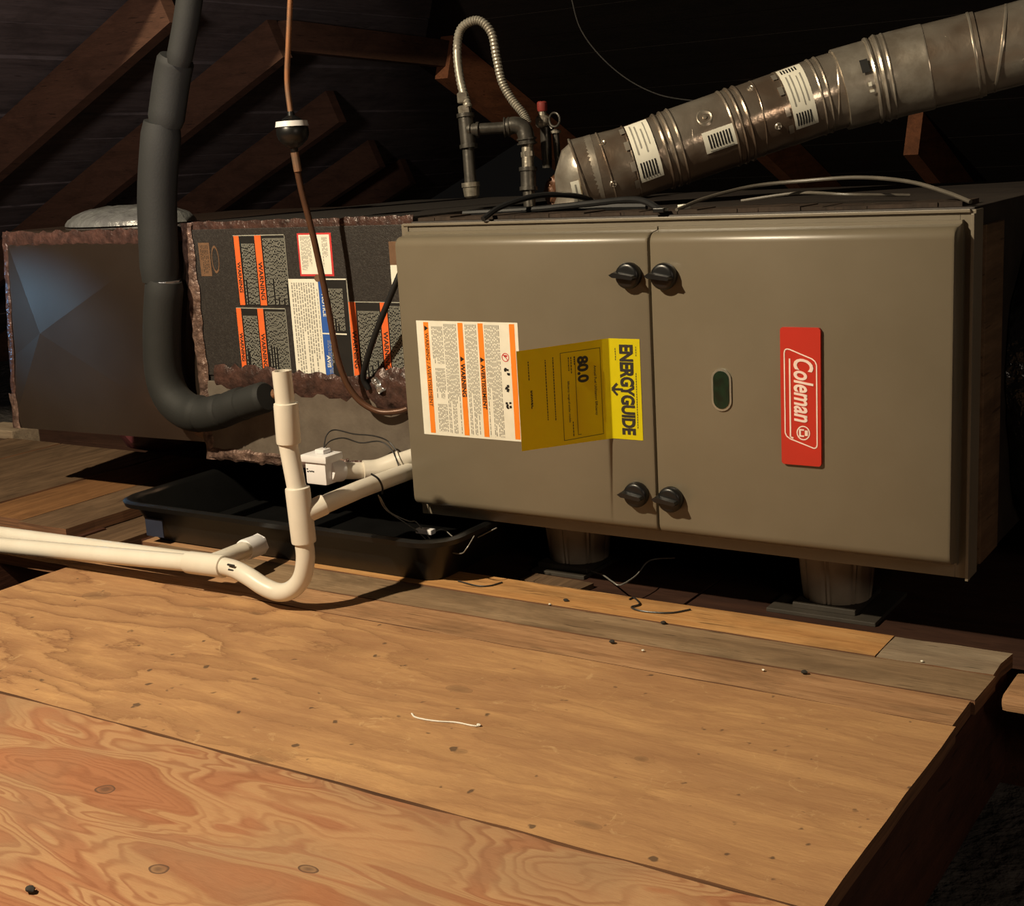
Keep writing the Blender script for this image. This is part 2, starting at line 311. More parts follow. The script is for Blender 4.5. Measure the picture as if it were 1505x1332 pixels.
def slab(name, poly, z0, z1, mat, parent, jit=0.0, step=0.04, edge=None):
    """board: outline polygon with slightly ragged edges, given thickness"""
    pts = []
    for i, p in enumerate(poly):
        q = poly[(i+1) % len(poly)]; L = math.dist(p, q); k = max(1, int(L/step)) if jit else 1
        dx, dy = (q[0]-p[0])/L, (q[1]-p[1])/L
        for j in range(k):
            o = random.uniform(-jit, jit) if j else 0
            if random.random() < 0.12 and j: o = -abs(o)*2.2
            pts.append((p[0]+(q[0]-p[0])*j/k+dy*o, p[1]+(q[1]-p[1])*j/k-dx*o))
    bm = bmesh.new()
    bot = [bm.verts.new((x, y, z0)) for x, y in pts]; top = [bm.verts.new((x, y, z1)) for x, y in pts]
    bm.faces.new(top); bm.faces.new(bot[::-1])
    for i in range(len(pts)): bm.faces.new((bot[i], bot[(i+1) % len(pts)], top[(i+1) % len(pts)], top[i]))
    bmesh.ops.recalc_face_normals(bm, faces=bm.faces)
    o = finish(name, bm, mat, parent)
    if edge:
        o.data.materials.append(MT[edge])
        for f in o.data.polygons:
            if abs(f.normal.z) < 0.5: f.material_index = 1
    return o
def text(name, s, origin, u, v, size, mat, parent, align='LEFT', offset=0.0, shear=0.0, sx=1.0, ext=0.0002, spacing=1.0, lift=0.0, fit=None):
    c = bpy.data.curves.new(name, 'FONT'); c.body = s; c.size = size; c.align_x = align; c.align_y = 'CENTER'
    c.offset = offset; c.shear = shear; c.extrude = ext; c.space_character = spacing; c.resolution_u = 4
    t = bpy.data.objects.new(name, c); COL.objects.link(t); bpy.context.view_layer.update()
    me = bpy.data.meshes.new_from_object(t.evaluated_get(bpy.context.evaluated_depsgraph_get()))
    bpy.data.objects.remove(t); bpy.data.curves.remove(c)
    if fit: xs_ = [q.co.x for q in me.vertices]; me.transform(Matrix.Translation((-min(xs_), 0, 0))); sx = fit/(max(xs_)-min(xs_))
    u = Vector(u).normalized(); v = Vector(v).normalized(); n = u.cross(v)
    mtx = Matrix.Identity(4)
    for i in range(3): mtx[i][0] = u[i]*sx; mtx[i][1] = v[i]; mtx[i][2] = n[i]; mtx[i][3] = origin[i]+n[i]*lift
    me.transform(mtx); me.name = name
    return link(name, me, mat, parent)
def quads(name, qs, mat, parent, stuff=False):
    """flat print: thin raised rectangles (origin, u, v) on a label"""
    bm = bmesh.new()
    for o, u, v in qs:
        o, u, v = Vector(o), Vector(u), Vector(v)
        bm.faces.new([bm.verts.new(p) for p in (o, o+u, o+u+v, o+v)])
    me = bpy.data.meshes.new(name); bm.to_mesh(me); bm.free()
    o = link(name, me, mat, parent)
    if stuff: o['kind'] = 'stuff'
    return o
# a print surface on a wall facing -y: reading direction is down (-z), letters' tops point to +x
DN = Vector((0, 0, -1)); RX = Vector((1, 0, 0))
def rect(name, r, y, mat, parent, th=0.0004):
    x0, x1, z0, z1 = r; return boxo(name, (x0, x1, y-th, y, z0, z1), mat, parent)
def fineprint(name, r, y, mat, parent, pitch=0.0031, ink=0.0013, fill=0.85, block=0.0):
    x0, x1, z0, z1 = r; qs = []; x = x1-pitch
    while x > x0:
        z = z1; zend = z0 if random.random() < 0.75 else z0+(z1-z0)*random.uniform(0.05, 0.5)
        if block and random.random() < block: x -= pitch; continue
        while z > zend:
            L = random.uniform(0.002, 0.009); L = min(L, z-zend)
            qs.append(((x, y, z), (0, 0, -L*fill), (ink, 0, 0))); z -= L+random.uniform(0.0005, 0.0015)
        x -= pitch
    return quads(name, qs, mat, parent, True)

# ------------------------------------------------------------------ structure: roof
ceil = bpy.data.objects.new('ceiling', None); COL.objects.link(ceil); ceil['kind'] = 'structure'; ceil.location = (0, 0, 0)
def lroof(x): return 0.45*x+2.205
for i, (y, x1) in enumerate(((2.46, -2.60), (3.0, -2.73), (3.66, -3.10), (4.31, -3.46), (4.74, -3.64))):
    bm = bmesh.new(); beam(bm, (-6.2, y, lroof(-6.2)), (x1, y, lroof(x1)), 0.04, 0.118)
    finish('rafter', bm, 'rafter', ceil)
ty = (-6.2+2.5)
for k in range(26):  # boards extended past the ridge to keep lamp light off the rafters
    x = -6.2+k*0.145; dz = 0.082+random.uniform(0, 0.006)
    bm = bmesh.new(); s = 0.137
    ye = 5.6
    vs = [bm.verts.new(p) for p in ((x,0.9,lroof(x)+dz),(x+s,0.9,lroof(x+s)+dz),(x+s,ye,lroof(x+s)+dz),(x,ye,lroof(x)+dz))]
    f = bm.faces.new(vs); g = bmesh.ops.extrude_face_region(bm, geom=[f])
    for v in g['geom']:
        if isinstance(v, bmesh.types.BMVert): v.co.z += 0.018
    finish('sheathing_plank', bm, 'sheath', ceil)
bm = bmesh.new(); beam(bm, (-2.73, 3.02, 0.985), (-2.74, 3.86, 0.955), 0.04, 0.085); finish('ridge_beam', bm, 'rafter', ceil)
def broof(y): return 2.465-0.4*y
for xx, y0, y1 in ((-2.73, 3.80, 5.6), (-1.93, 4.45, 6.0), (-1.41, 4.65, 6.0), (-0.75, 4.7, 6.0)):
    bm = bmesh.new(); beam(bm, (xx, y0, broof(y0)), (xx-0.12*(xx < -2.5), y1, broof(y1)), 0.05, 0.15); finish('rafter', bm, 'rafter_far', ceil)
for k in range(26):
    y = 2.6+k*0.145; s = 0.1445; dz = 0.085+0.0005*(k % 2)
    bm = bmesh.new()
    f = bm.faces.new([bm.verts.new(p) for p in ((-3.0,y,broof(y)+dz),(1.2,y,broof(y)+dz),(1.2,y+s,broof(y+s)+dz),(-3.0,y+s,broof(y+s)+dz))])
    g = bmesh.ops.extrude_face_region(bm, geom=[f])
    for v in g['geom']:
        if isinstance(v, bmesh.types.BMVert): v.co.z += 0.018
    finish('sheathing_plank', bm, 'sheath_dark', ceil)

# ------------------------------------------------------------------ structure: floor deck
floor = bpy.data.objects.new('floor', None); COL.objects.link(floor); floor['kind'] = 'structure'; floor.location = (0, 0, 0)
XR = -0.358
lab(slab('plywood_sheet', [(-1.79,0.9455),(XR,0.9455),(XR,1.345),(-1.79,1.345)], -0.018, 0.0, 'ply_upper', floor, 0.0012, 0.05, 'ply_edge'), 'tan plywood sheet with wavy growth lines, right end frayed')
lab(slab('plywood_sheet', [(-2.7,0.1),(XR-0.004,0.1),(XR-0.004,0.9425),(-2.7,0.9425)], -0.018, -0.0005, 'ply_lower', floor, 0.0015, 0.035, 'ply_edge'), 'reddish plywood sheet with knots nearest the viewer')
lab(slab('plank', [(-2.0,1.3475),(XR-0.004,1.3475),(XR-0.004,1.4195),(-2.0,1.4175)], -0.018, -0.0005, 'board_tan', floor, 0.001, 0.06, 'ply_edge'), 'fine-grained tan plank behind the plywood')
lab(slab('plank', [(-1.74,1.4195),(XR,1.422),(XR+0.003,1.4995),(-1.74,1.4985)], -0.018, 0.0, 'board_grey', floor, 0.0012, 0.05, 'ply_edge'), 'weathered grey-brown plank')
lab(slab('plank', [(-1.42,1.501),(-0.497,1.501),(-0.497,1.576),(-1.42,1.576)], -0.018, 0.001, 'board_gold', floor, 0.0007, 0.08, 'ply_edge'), 'golden plank along the back edge of the deck')
lab(slab('plank', [(-0.4955,1.501),(XR,1.503),(XR+0.004,1.578),(-0.4955,1.576)], -0.018, 0.0, 'board_pale', floor, 0.0015, 0.03, 'ply_edge'), 'pale grey board end at the right corner of the deck')
lab(slab('plank', [(-1.79,1.501),(-1.425,1.501),(-1.425,1.576),(-1.79,1.576)], -0.018, -0.0005, 'board_tan', floor, 0.001, 0.05, 'ply_edge'), 'tan plank end beneath the black pan')
bm = bmesh.new(); box(bm, -0.338, 0.5, 1.452, 1.53, -0.022, -0.002)
lab(finish('plank', bm, 'board_tan', floor, True, 0.007), 'rounded plank across the gap at the right')
lab(slab('plank', [(-0.325,1.533),(0.5,1.533),(0.5,1.60),(-0.325,1.60)], -0.022, -0.004, 'board_tan', floor, 0.001, 0.05, 'ply_edge'), 'second plank across the gap at the right')
# planks that run away from the viewer at the left
xs = [-3.05, -2.86, -2.66, -2.47, -2.29, -2.13, -1.99]
for i in range(6):
    y0 = 1.50+(5-i)*0.012; y1 = 2.02+random.uniform(-0.02, 0.02)
    slab('plank', [(xs[i]+0.002,y0),(xs[i+1]-0.002,y0),(xs[i+1]-0.002,y1),(xs[i]+0.002,y1)], -0.02, random.uniform(-0.002, 0.002), 'board_left_gold' if i == 4 else 'board_left', floor, 0.0012, 0.06, 'ply_edge')
slab('plank', [(-2.02,1.53),(-1.89,1.53),(-1.89,1.90),(-2.02,1.90)], -0.042, -0.022, 'board_left', floor, 0.0012, 0.06, 'ply_edge')
slab('plank', [(-2.1,1.12),(-1.84,1.16),(-1.85,1.24),(-2.1,1.25)], -0.05, -0.032, 'board_left_gold', floor, 0.003, 0.03, 'ply_edge')
# joists below, dark subfloor behind, insulation between the joists
for x in (XR-0.022, -0.77, -1.18, -1.59, -2.0, -2.41, 0.08, 0.49):
    boxo('joist', (x-0.019, x+0.019, -0.2, 1.58, -0.16, -0.0185 if x < -0.3 else -0.0225), 'joist', floor)
boxo('joist', (-2.9, 1.4, 1.582, 1.62, -0.18, -0.031), 'joist', floor)
for x0, x1 in ((-3.2, -2.05), (-2.045, -0.83), (-0.825, 1.2)):
    for j in range(3):
        y0 = 1.60+j*0.62
        slab('subfloor_board', [(x0,y0),(x1,y0),(x1,y0+0.615),(x0,y0+0.615)], -0.048, -0.030 if x0 > -3 else -0.05, 'subfloor', floor)
bm = bmesh.new(); bmesh.ops.create_grid(bm, x_segments=90, y_segments=90, size=1.0)
for v in bm.verts:
    x, y = v.co.x*5-1.5, v.co.y*4.2+2.9
    v.co = (x, y, -0.17+0.03*math.sin(x*9+math.sin(y*7))*math.cos(y*11)+random.uniform(-0.012, 0.012))
o = finish('insulation_bed', bm, 'insulation', floor, True); o['kind'] = 'stuff'

# ------------------------------------------------------------------ furnace
FX0, FX1, FY, FZ0, FZ1 = -1.254, -0.414, 1.611, 0.0765, 0.525
DY = 1.572
fur = thing('furnace', (-0.834, 1.97, 0.0765), 'taupe horizontal gas furnace with two front doors and four black knobs', 'furnace')
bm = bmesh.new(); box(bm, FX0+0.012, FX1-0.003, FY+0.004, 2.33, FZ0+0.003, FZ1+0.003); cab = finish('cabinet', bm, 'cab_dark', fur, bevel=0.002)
# flange frame around the door opening, with outward lips
bm = bmesh.new()
box(bm, FX0, FX0+0.012, FY-0.004, FY+0.03, FZ0, FZ1); box(bm, FX1-0.018, FX1, FY-0.002, FY+0.03, FZ0, FZ1)
box(bm, FX0+0.012, FX1-0.018, FY-0.002, FY+0.004, FZ1-0.02, FZ1); box(bm, FX0+0.012, FX1-0.018, FY-0.002, FY+0.004, FZ0, FZ0+0.03)
box(bm, FX1-0.004, FX1, FY-0.010, FY-0.001, FZ0-0.001, FZ1-0.004); box(bm, FX0+0.004, FX1-0.006, FY-0.006, FY-0.002, FZ1-0.003, FZ1+0.001)
finish('door_frame', bm, 'paint_edge', fur, bevel=0.0008)
def door(x0, x1, z0, z1, label):
    """pan-shaped door: quarter-round top and bottom edges, returned sides"""
    d0, d1, r = FY-0.003, DY, 0.014
    prof = []
    def arc(cx, cz, a0, a1, rr):
        for k in range(7):
            t = math.radians(a0+(a1-a0)*k/6); prof.append((cx+rr*math.cos(t), cz+rr*math.sin(t)))
    prof.append((d0, z1)); prof.append((d0-0.006, z1)); prof.append((d0-0.0065, z1-0.004))
    arc(d1+r, z1-0.006-r, 90, 180, r)
    arc(d1+r, z0+0.006+r, 180, 270, r)
    prof.append((d0-0.0065, z0+0.004)); prof.append((d0-0.006, z0)); prof.append((d0, z0))
    bm = bmesh.new(); A = []; 
    re = 0.004
    xsn = [(x0, re), (x0+0.0012, re*0.35), (x0+re, 0), (x1-re, 0), (x1-0.0012, re*0.35), (x1, re)]
    for x, push in xsn: A.append([bm.verts.new((x, y+(push if y < d0-0.008 else 0), z)) for y, z in prof])
    for p, q in zip(A, A[1:]):
        for k in range(len(prof)-1): bm.faces.new((p[k], p[k+1], q[k+1], q[k]))
    bm.faces.new(A[0]); bm.faces.new(A[-1][::-1])
    bm.faces.new([bm.verts.new(c) for c in ((x0,d0,z0),(x1,d0,z0),(x1,d0,z1),(x0,d0,z1))])
    return lab(finish('door_panel', bm, 'paint', fur, True), label)
dl = door(-1.243, -0.8235, 0.094, 0.514, 'left door with the warning label')
dr = door(-0.8215, -0.428, 0.094, 0.514, 'right door with the red badge')
def knob(x, z, parent, flip):
    bm = bmesh.new()
    lathe(bm, (x, DY+0.001, z), (0, -1, 0), [(0, 0.0165), (0.003, 0.0175), (0.008, 0.0178), (0.0125, 0.0168), (0.014, 0.0150), (0.0145, 0.012)], 28)
    t = math.radians(-8); ux = Vector((math.cos(t), 0, math.sin(t))); uz = Vector((-math.sin(t), 0, math.cos(t))); c = Vector((x, DY-0.009, z))
    outline = [(-0.0225, -0.001), (-0.0165, 0.0045), (0.0, 0.0038), (0.014, 0.0034), (0.0165, 0.0), (0.014, -0.0034), (0.0, -0.0038), (-0.0165, -0.0045)]
    lo = [bm.verts.new(c+ux*p+uz*q) for p, q in outline]; hi = [bm.verts.new(c+ux*p*0.93+uz*q*0.75+Vector((0, -0.014, 0))) for p, q in outline]
    bm.faces.new(lo[::-1]); bm.faces.new(hi)
    for k in range(8): bm.faces.new((lo[k], lo[(k+1) % 8], hi[(k+1) % 8], hi[k]))
    return finish('latch_knob', bm, 'black_plastic', parent, True)
knob(-0.850, 0.453, dl, 1); knob(-0.851, 0.154, dl, 1); knob(-0.798, 0.452, dr, -1); knob(-0.799, 0.152, dr, -1)
# green oval sight emblem
def stadium(x0, x1, z0, z1, y0, y1, n=10):
    bm = bmesh.new(); r = (x1-x0)/2; cx = (x0+x1)/2; pts = []
    for k in range(n+1): t = math.pi*k/n; pts.append((cx+r*math.cos(t), z1-r+r*math.sin(t)))
    for k in range(n+1): t = math.pi+math.pi*k/n; pts.append((cx+r*math.cos(t), z0+r+r*math.sin(t)))
    A = [bm.verts.new((x, y0, z)) for x, z in pts]; B = [bm.verts.new((x, y1, z)) for x, z in pts]
    bm.faces.new(A); bm.faces.new(B[::-1])
    for k in range(len(pts)): bm.faces.new((A[k], A[(k+1) % len(pts)], B[(k+1) % len(pts)], B[k]))
    return bm
em = lab(finish('sight_window', stadium(-0.7365, -0.7085, 0.277, 0.333, DY-0.002, DY+0.001), 'chrome', fur, True), 'oval sight window with a pale rim')
finish('pane', stadium(-0.7335, -0.7115, 0.280, 0.330, DY-0.0028, DY-0.0019), 'green', em, True)
# red badge
def rrect(x0, x1, z0, z1, r, y0, y1, n=5):
    bm = bmesh.new(); pts = []
    for cx, cz, a in ((x1-r, z1-r, 0), (x0+r, z1-r, 90), (x0+r, z0+r, 180), (x1-r, z0+r, 270)):
        for k in range(n+1): t = math.radians(a+90*k/n); pts.append((cx+r*math.cos(t), cz+r*math.sin(t)))
    A = [bm.verts.new((x, y0, z)) for x, z in pts]; B = [bm.verts.new((x, y1, z)) for x, z in pts]
    bm.faces.new(A); bm.faces.new(B[::-1])
    for k in range(len(pts)): bm.faces.new((A[k], A[(k+1) % len(pts)], B[(k+1) % len(pts)], B[k]))
    return bm
BY = DY-0.0045
badge = lab(finish('name_badge', rrect(-0.640, -0.5875, 0.214, 0.389, 0.004, BY, DY+0.0005), 'red', fur, True), 'red name badge with white lettering')
text('lettering', 'Coleman', (-0.6110, BY-0.0003, 0.3500), DN, RX, 0.0350, 'pink_white', badge, offset=0.0007, shear=0.25, ext=0.0005, fit=0.0805)
def bar(bm, p, q, w, y):   # printed line in the xz plane
    p, q = Vector((p[0], y, p[1])), Vector((q[0], y, q[1])); t = (q-p).normalized(); s = t.cross(Vector((0, 1, 0)))*w/2
    bm.faces.new([bm.verts.new(c) for c in (p-s, q-s, q+s, p+s)])
bm = bmesh.new(); yb = BY-0.0006
out = [(-0.6335, 0.3605), (-0.631, 0.362), (-0.6275, 0.3615), (-0.5985, 0.3505), (-0.5945, 0.3475), (-0.5925, 0.343), (-0.5925, 0.242), (-0.5935, 0.2385), (-0.5965, 0.2372), (-0.628, 0.2475), (-0.6325, 0.2505), (-0.6345, 0.255), (-0.6345, 0.357)]
for k in range(len(out)): bar(bm, out[k], out[(k+1) % len(out)], 0.0016, yb)
bar(bm, (-0.6275, 0.350), (-0.6275, 0.250), 0.0020, yb); bar(bm, (-0.6275, 0.250), (-0.6235, 0.2487), 0.0020, yb)
finish('outline', bm, 'pink_white', badge)
# the round lantern emblem after the word
bm = bmesh.new(); cx, cz = -0.6105, 0.2560
for k in range(20):
    t0, t1 = 6.28318*k/20, 6.28318*(k+1)/20
    for r0, r1 in ((0.0078, 0.0094),):
        bm.faces.new([bm.verts.new((cx+r*math.cos(t)*0.95, yb, cz+r*math.sin(t))) for r, t in ((r0, t0), (r1, t0), (r1, t1), (r0, t1))])
for p, q, ww in (((cx+0.006, cz), (cx+0.002, cz), 0.007), ((cx+0.001, cz+0.004), (cx-0.003, cz+0.004), 0.002), ((cx+0.001, cz-0.004), (cx-0.003, cz-0.004), 0.002), ((cx-0.003, cz), (cx-0.0055, cz), 0.010)):
    bar(bm, p, q, ww, yb-0.0001)
finish('lantern_emblem', bm, 'pink_white', badge)

# white warning label on the left door
LY = DY-0.0004
wl = lab(rect('warning_label', (-1.212, -1.033, 0.214, 0.386), DY, 'white_print', fur), 'white warning label with four orange bars')
y = LY-0.0003
for x0, x1 in ((-1.199, -1.190), (-1.137, -1.128), (-1.1015, -1.0925)): rect('orange_bar', (x0, x1, 0.217, 0.384), LY, 'orange', wl, 0.0002)
rect('orange_bar', (-1.0475, -1.0385, 0.217, 0.384), LY, 'orange', wl, 0.0002)
text('lettering', 'WARNING', (-1.1326, y, 0.324), DN, RX, 0.0102, 'black_ink', wl, offset=0.0003)
text('lettering', 'AVERTISSEMENT', (-1.0972, y, 0.324), DN, RX, 0.0090, 'black_ink', wl, offset=0.0002)
text('lettering', 'WARNING / AVERTISSEMENT', (-1.1946, y, 0.368), DN, RX, 0.0085, 'dark_ink', wl)
for x, z in ((-1.1326, 0.331), (-1.0972, 0.331), (-1.1946, 0.375)):
    bm = bmesh.new(); bm.faces.new([bm.verts.new(c) for c in ((x-0.003, y, z+0.004), (x-0.003, y, z-0.004), (x+0.004, y, z))]); finish('warning_triangle', bm, 'black_ink', wl)
for r in ((-1.186, -1.164, 0.322, 0.378), (-1.184, -1.164, 0.270, 0.316), (-1.183, -1.164, 0.220, 0.262), (-1.163, -1.139, 0.218, 0.382), (-1.1265, -1.1035, 0.218, 0.382), (-1.090, -1.064, 0.218, 0.382)):
    fineprint('fine_print', r, y, 'grey_print', wl, 0.0026, 0.0012)
bm = bmesh.new(); px, pz = -1.0565, 0.336
for k in range(16):
    t0, t1 = 6.28318*k/16, 6.28318*(k+1)/16
    bm.faces.new([bm.verts.new((px+r*math.cos(t), y, pz+r*math.sin(t))) for r, t in ((0.0052, t0), (0.0064, t0), (0.0064, t1), (0.0052, t1))])
bar(bm, (px-0.004, pz+0.004), (px+0.004, pz-0.004), 0.0012, y); bar(bm, (px-0.002, pz+0.002), (px+0.003, pz+0.002), 0.003, y)
finish('prohibition_mark', bm, 'red_ink', wl)
bm = bmesh.new()
for mx, mz in ((-1.056, 0.315), (-1.056, 0.291), (-1.055, 0.266)):
    for k in range(6):
        a, b = random.uniform(-0.004, 0.004), random.uniform(-0.005, 0.005); bar(bm, (mx+a-0.0018, mz+b), (mx+a+0.0018, mz+b+random.uniform(-0.001, 0.001)), random.uniform(0.0025, 0.004), y-0.00005*k)
finish('pictogram', bm, 'black_ink', wl)

# yellow energy card: short end stuck flat to the door, long end folded out towards the viewer
h0 = Vector((-0.888, DY-0.0006, 0)); h1 = Vector((-0.840, DY-0.0006, 0)); fe = Vector((-0.9535, 1.444, 0))
bm = bmesh.new(); th = 0.0004
fd = (h0-fe).normalized(); fn = DN.cross(fd)      # flap: letters' tops point along fd, normal fn
path = [fe, fe.lerp(h0, 0.33), fe.lerp(h0, 0.66), fe.lerp(h0, 0.93), h0+Vector((0.0012, -0.0005, 0)), h0+Vector((0.0025, 0, 0)), h1]
zt = [0.3675, 0.3675, 0.3677, 0.368, 0.368, 0.368, 0.368]; zb = [0.234, 0.2325, 0.231, 0.2295, 0.2295, 0.2295, 0.2295]
F = [(bm.verts.new((p.x, p.y, b)), bm.verts.new((p.x, p.y, t))) for p, b, t in zip(path, zb, zt)]
for (a1, b1), (a2, b2) in zip(F, F[1:]): bm.faces.new((a1, a2, b2, b1))
ec = lab(finish('energy_card', bm, 'yellow', fur), 'yellow energy card taped at one end, free end sticking out')
text('lettering', 'ENERGYGUIDE', (-0.8620, DY-0.0009, 0.3600), DN, RX, 0.0270, 'dark_ink', ec, offset=0.0011, spacing=0.97, fit=0.124)
bm = bmesh.new(); ya = DY-0.0010
bar(bm, (-0.868, 0.2985), (-0.883, 0.2985), 0.0032, ya); bar(bm, (-0.8845, 0.2985), (-0.8765, 0.3065), 0.0034, ya-0.0001); bar(bm, (-0.8845, 0.2985), (-0.8765, 0.2905), 0.0034, ya-0.0002)
finish('arrow', bm, 'dark_ink', ec)
qs = []
for x, za, zb_ in ((-0.8465, 0.358, 0.345), (-0.8475, 0.322, 0.245), (-0.878, 0.355, 0.338)):
    z = za
    while z > zb_: qs.append(((x, DY-0.0010, z), (0, 0, -0.0025), (0.001, 0, 0))); z -= 0.0035
quads('fine_print', qs, 'dark_ink', ec, True)
def fl(s, z, lift=0.0005):     # a point on the flap: s metres from the free edge
    p = fe+fd*s; return Vector((p.x, p.y, z))+fn*lift
text('lettering', '80.0', fl(0.100, 0.349), DN, fd, 0.0225, 'dark_ink', ec, offset=0.0009, sx=0.92)
text('lettering', 'Annual Fuel Utilization Efficiency', fl(0.120, 0.334), DN, fd, 0.0052, 'dark_ink', ec)
text('lettering', 'Efficiency range of similar models', fl(0.077, 0.318), DN, fd, 0.0042, 'dark_ink', ec)
qs = []
def fbar(s0, s1, z0, z1): qs.append((fl(s0, z1), Vector((0, 0, z0-z1)), fd*(s1-s0)))
fbar(0.066, 0.0668, 0.238, 0.357); fbar(0.129, 0.1298, 0.238, 0.357); fbar(0.066, 0.1298, 0.3565, 0.3572); fbar(0.066, 0.1298, 0.2378, 0.2385)
fbar(0.0885, 0.0893, 0.243, 0.350); fbar(0.0885, 0.094, 0.2425, 0.2432)
for s, za, ze in ((0.018, 0.313, 0.292), (0.0195, 0.313, 0.292), (0.042, 0.351, 0.270), (0.054, 0.353, 0.270), (0.016, 0.352, 0.330), (0.082, 0.350, 0.330), (0.078, 0.350, 0.333), (0.081, 0.262, 0.245), (0.087, 0.350, 0.340)):
    z = za
    while z > ze:
        L = random.uniform(0.0015, 0.004); fbar(s, s+0.0014, z-L, z); z -= L+0.0009
quads('fine_print', qs, 'dark_ink', ec, True)
bm = bmesh.new(); bm.faces.new([bm.verts.new(c) for c in (fl(0.094, 0.3385), fl(0.099, 0.3365), fl(0.099, 0.3405))]); finish('arrow', bm, 'dark_ink', ec)
# taped edges on the cabinet top behind the frame
bm = bmesh.new()
for k in range(28):
    x = FX0+0.02+k*0.0285; box(bm, x, x+0.03, FY+0.012+random.uniform(0, 0.003), FY+0.07+random.uniform(0, 0.02), FZ1+0.0031, FZ1+0.006+random.uniform(0, 0.003))
finish('seam_tape', bm, 'panel_wood', fur)

# ------------------------------------------------------------------ support piers under the furnace
def pier(x, y, w, label):
    t = thing('support_pier', (x, y, -0.030), label, 'support', 'ribbed piers under the furnace')
    boxo('base_plate', (x-w, x+w, y-0.07, y+0.07, -0.030, -0.024), 'pier_base', t, 0.001)
    boxo('base_block', (x-0.045, x+0.045, y-0.055, y+0.055, -0.024, -0.016), 'pier_base', t, 0.001)
    bm = bmesh.new(); rings = []; N = 96
    for z, r in ((-0.016, 0.047), (0.0, 0.049), (0.03, 0.052), (0.064, 0.055), (0.068, 0.060), (FZ0+0.003, 0.060)):
        ring = []
        for k in range(N):
            t_ = 6.28318*k/N; g = (k % 12); gr = 0.0022 if g in (0, 2) and z < 0.066 else 0.0
            ring.append(bm.verts.new((x+(r-gr)*math.cos(t_), y+(r-gr)*math.sin(t_), z)))
        rings.append(ring)
    for p, q in zip(rings, rings[1:]):
        for k in range(N): bm.faces.new((p[k], p[(k+1) % N], q[(k+1) % N], q[k]))
    bm.faces.new(rings[0][::-1]); bm.faces.new(rings[-1])
    finish('fluted_body', bm, 'pier', t, True)
pier(-1.066, 1.765, 0.048, 'ribbed taupe pier under the middle of the furnace, next to the black pan')
pier(-0.632, 1.745, 0.078, 'ribbed taupe pier under the right end of the furnace, on a wide base plate')
def flatbox(name, pts, z0, z1, mat, label, cat):
    return tag(slab(name, pts, z0, z1, mat, None, 0.001, 0.03), label, cat)
flatbox('shim_board', [(-1.10, 1.640), (-0.99, 1.635), (-0.985, 1.668), (-1.095, 1.675)], -0.030, -0.022, 'board_left', 'small pale wood shim lying before the left pier', 'shim')

# ------------------------------------------------------------------ black duct at the right end of the furnace
dk = thing('return_duct', (-0.36, 1.99, -0.03), 'crinkled glossy black insulated duct at the right end of the furnace', 'duct')
bm = bmesh.new(); N = 64; rings = []
for i in range(34):
    x = FX1-0.001+i*0.022; rr = 0.225+0.010*(i % 2)+random.uniform(-0.003, 0.003)
    ring = []
    for k in range(N):
        t = 6.28318*k/N; r2 = rr+0.008*math.sin(5*t+i*1.3)+random.uniform(-0.004, 0.004)
        ring.append(bm.verts.new((x, 2.0+r2*math.cos(t), 0.285+r2*math.sin(t)*1.02)))
    rings.append(ring)
for p, q in zip(rings, rings[1:]):
    for k in range(N): bm.faces.new((p[k], p[(k+1) % N], q[(k+1) % N], q[k]))
bm.faces.new(rings[0][::-1]); bm.faces.new(rings[-1])
dsk = finish('duct_jacket', bm, 'black_flex', dk, True)
qs = []
for k in range(46):
    x = FX1+0.02+random.uniform(0, 0.5); t = math.radians(random.uniform(130, 235)); r2 = 0.2500
    o = Vector((x, 2.0+r2*math.cos(t), 0.285+r2*1.02*math.sin(t))); tang = Vector((0, -math.sin(t), math.cos(t)))
    for j in range(4): qs.append((o+tang*0.008*j, Vector((0.012, 0, 0))+tang*0.003, tang*0.0035+Vector((0.002, 0, 0))))
quads('printed_marks', qs, 'gold', dk, True)
boxo('support_block', (-0.33, -0.15, 1.95, 2.05, -0.030, 0.06), 'joist', dk)
# scuffed board fixed to the furnace side
boxo('side_board', (FX1-0.003, FX1+0.004, FY+0.03, FY+0.115, FZ0+0.01, FZ1-0.02), 'board_left', fur, 0.001)

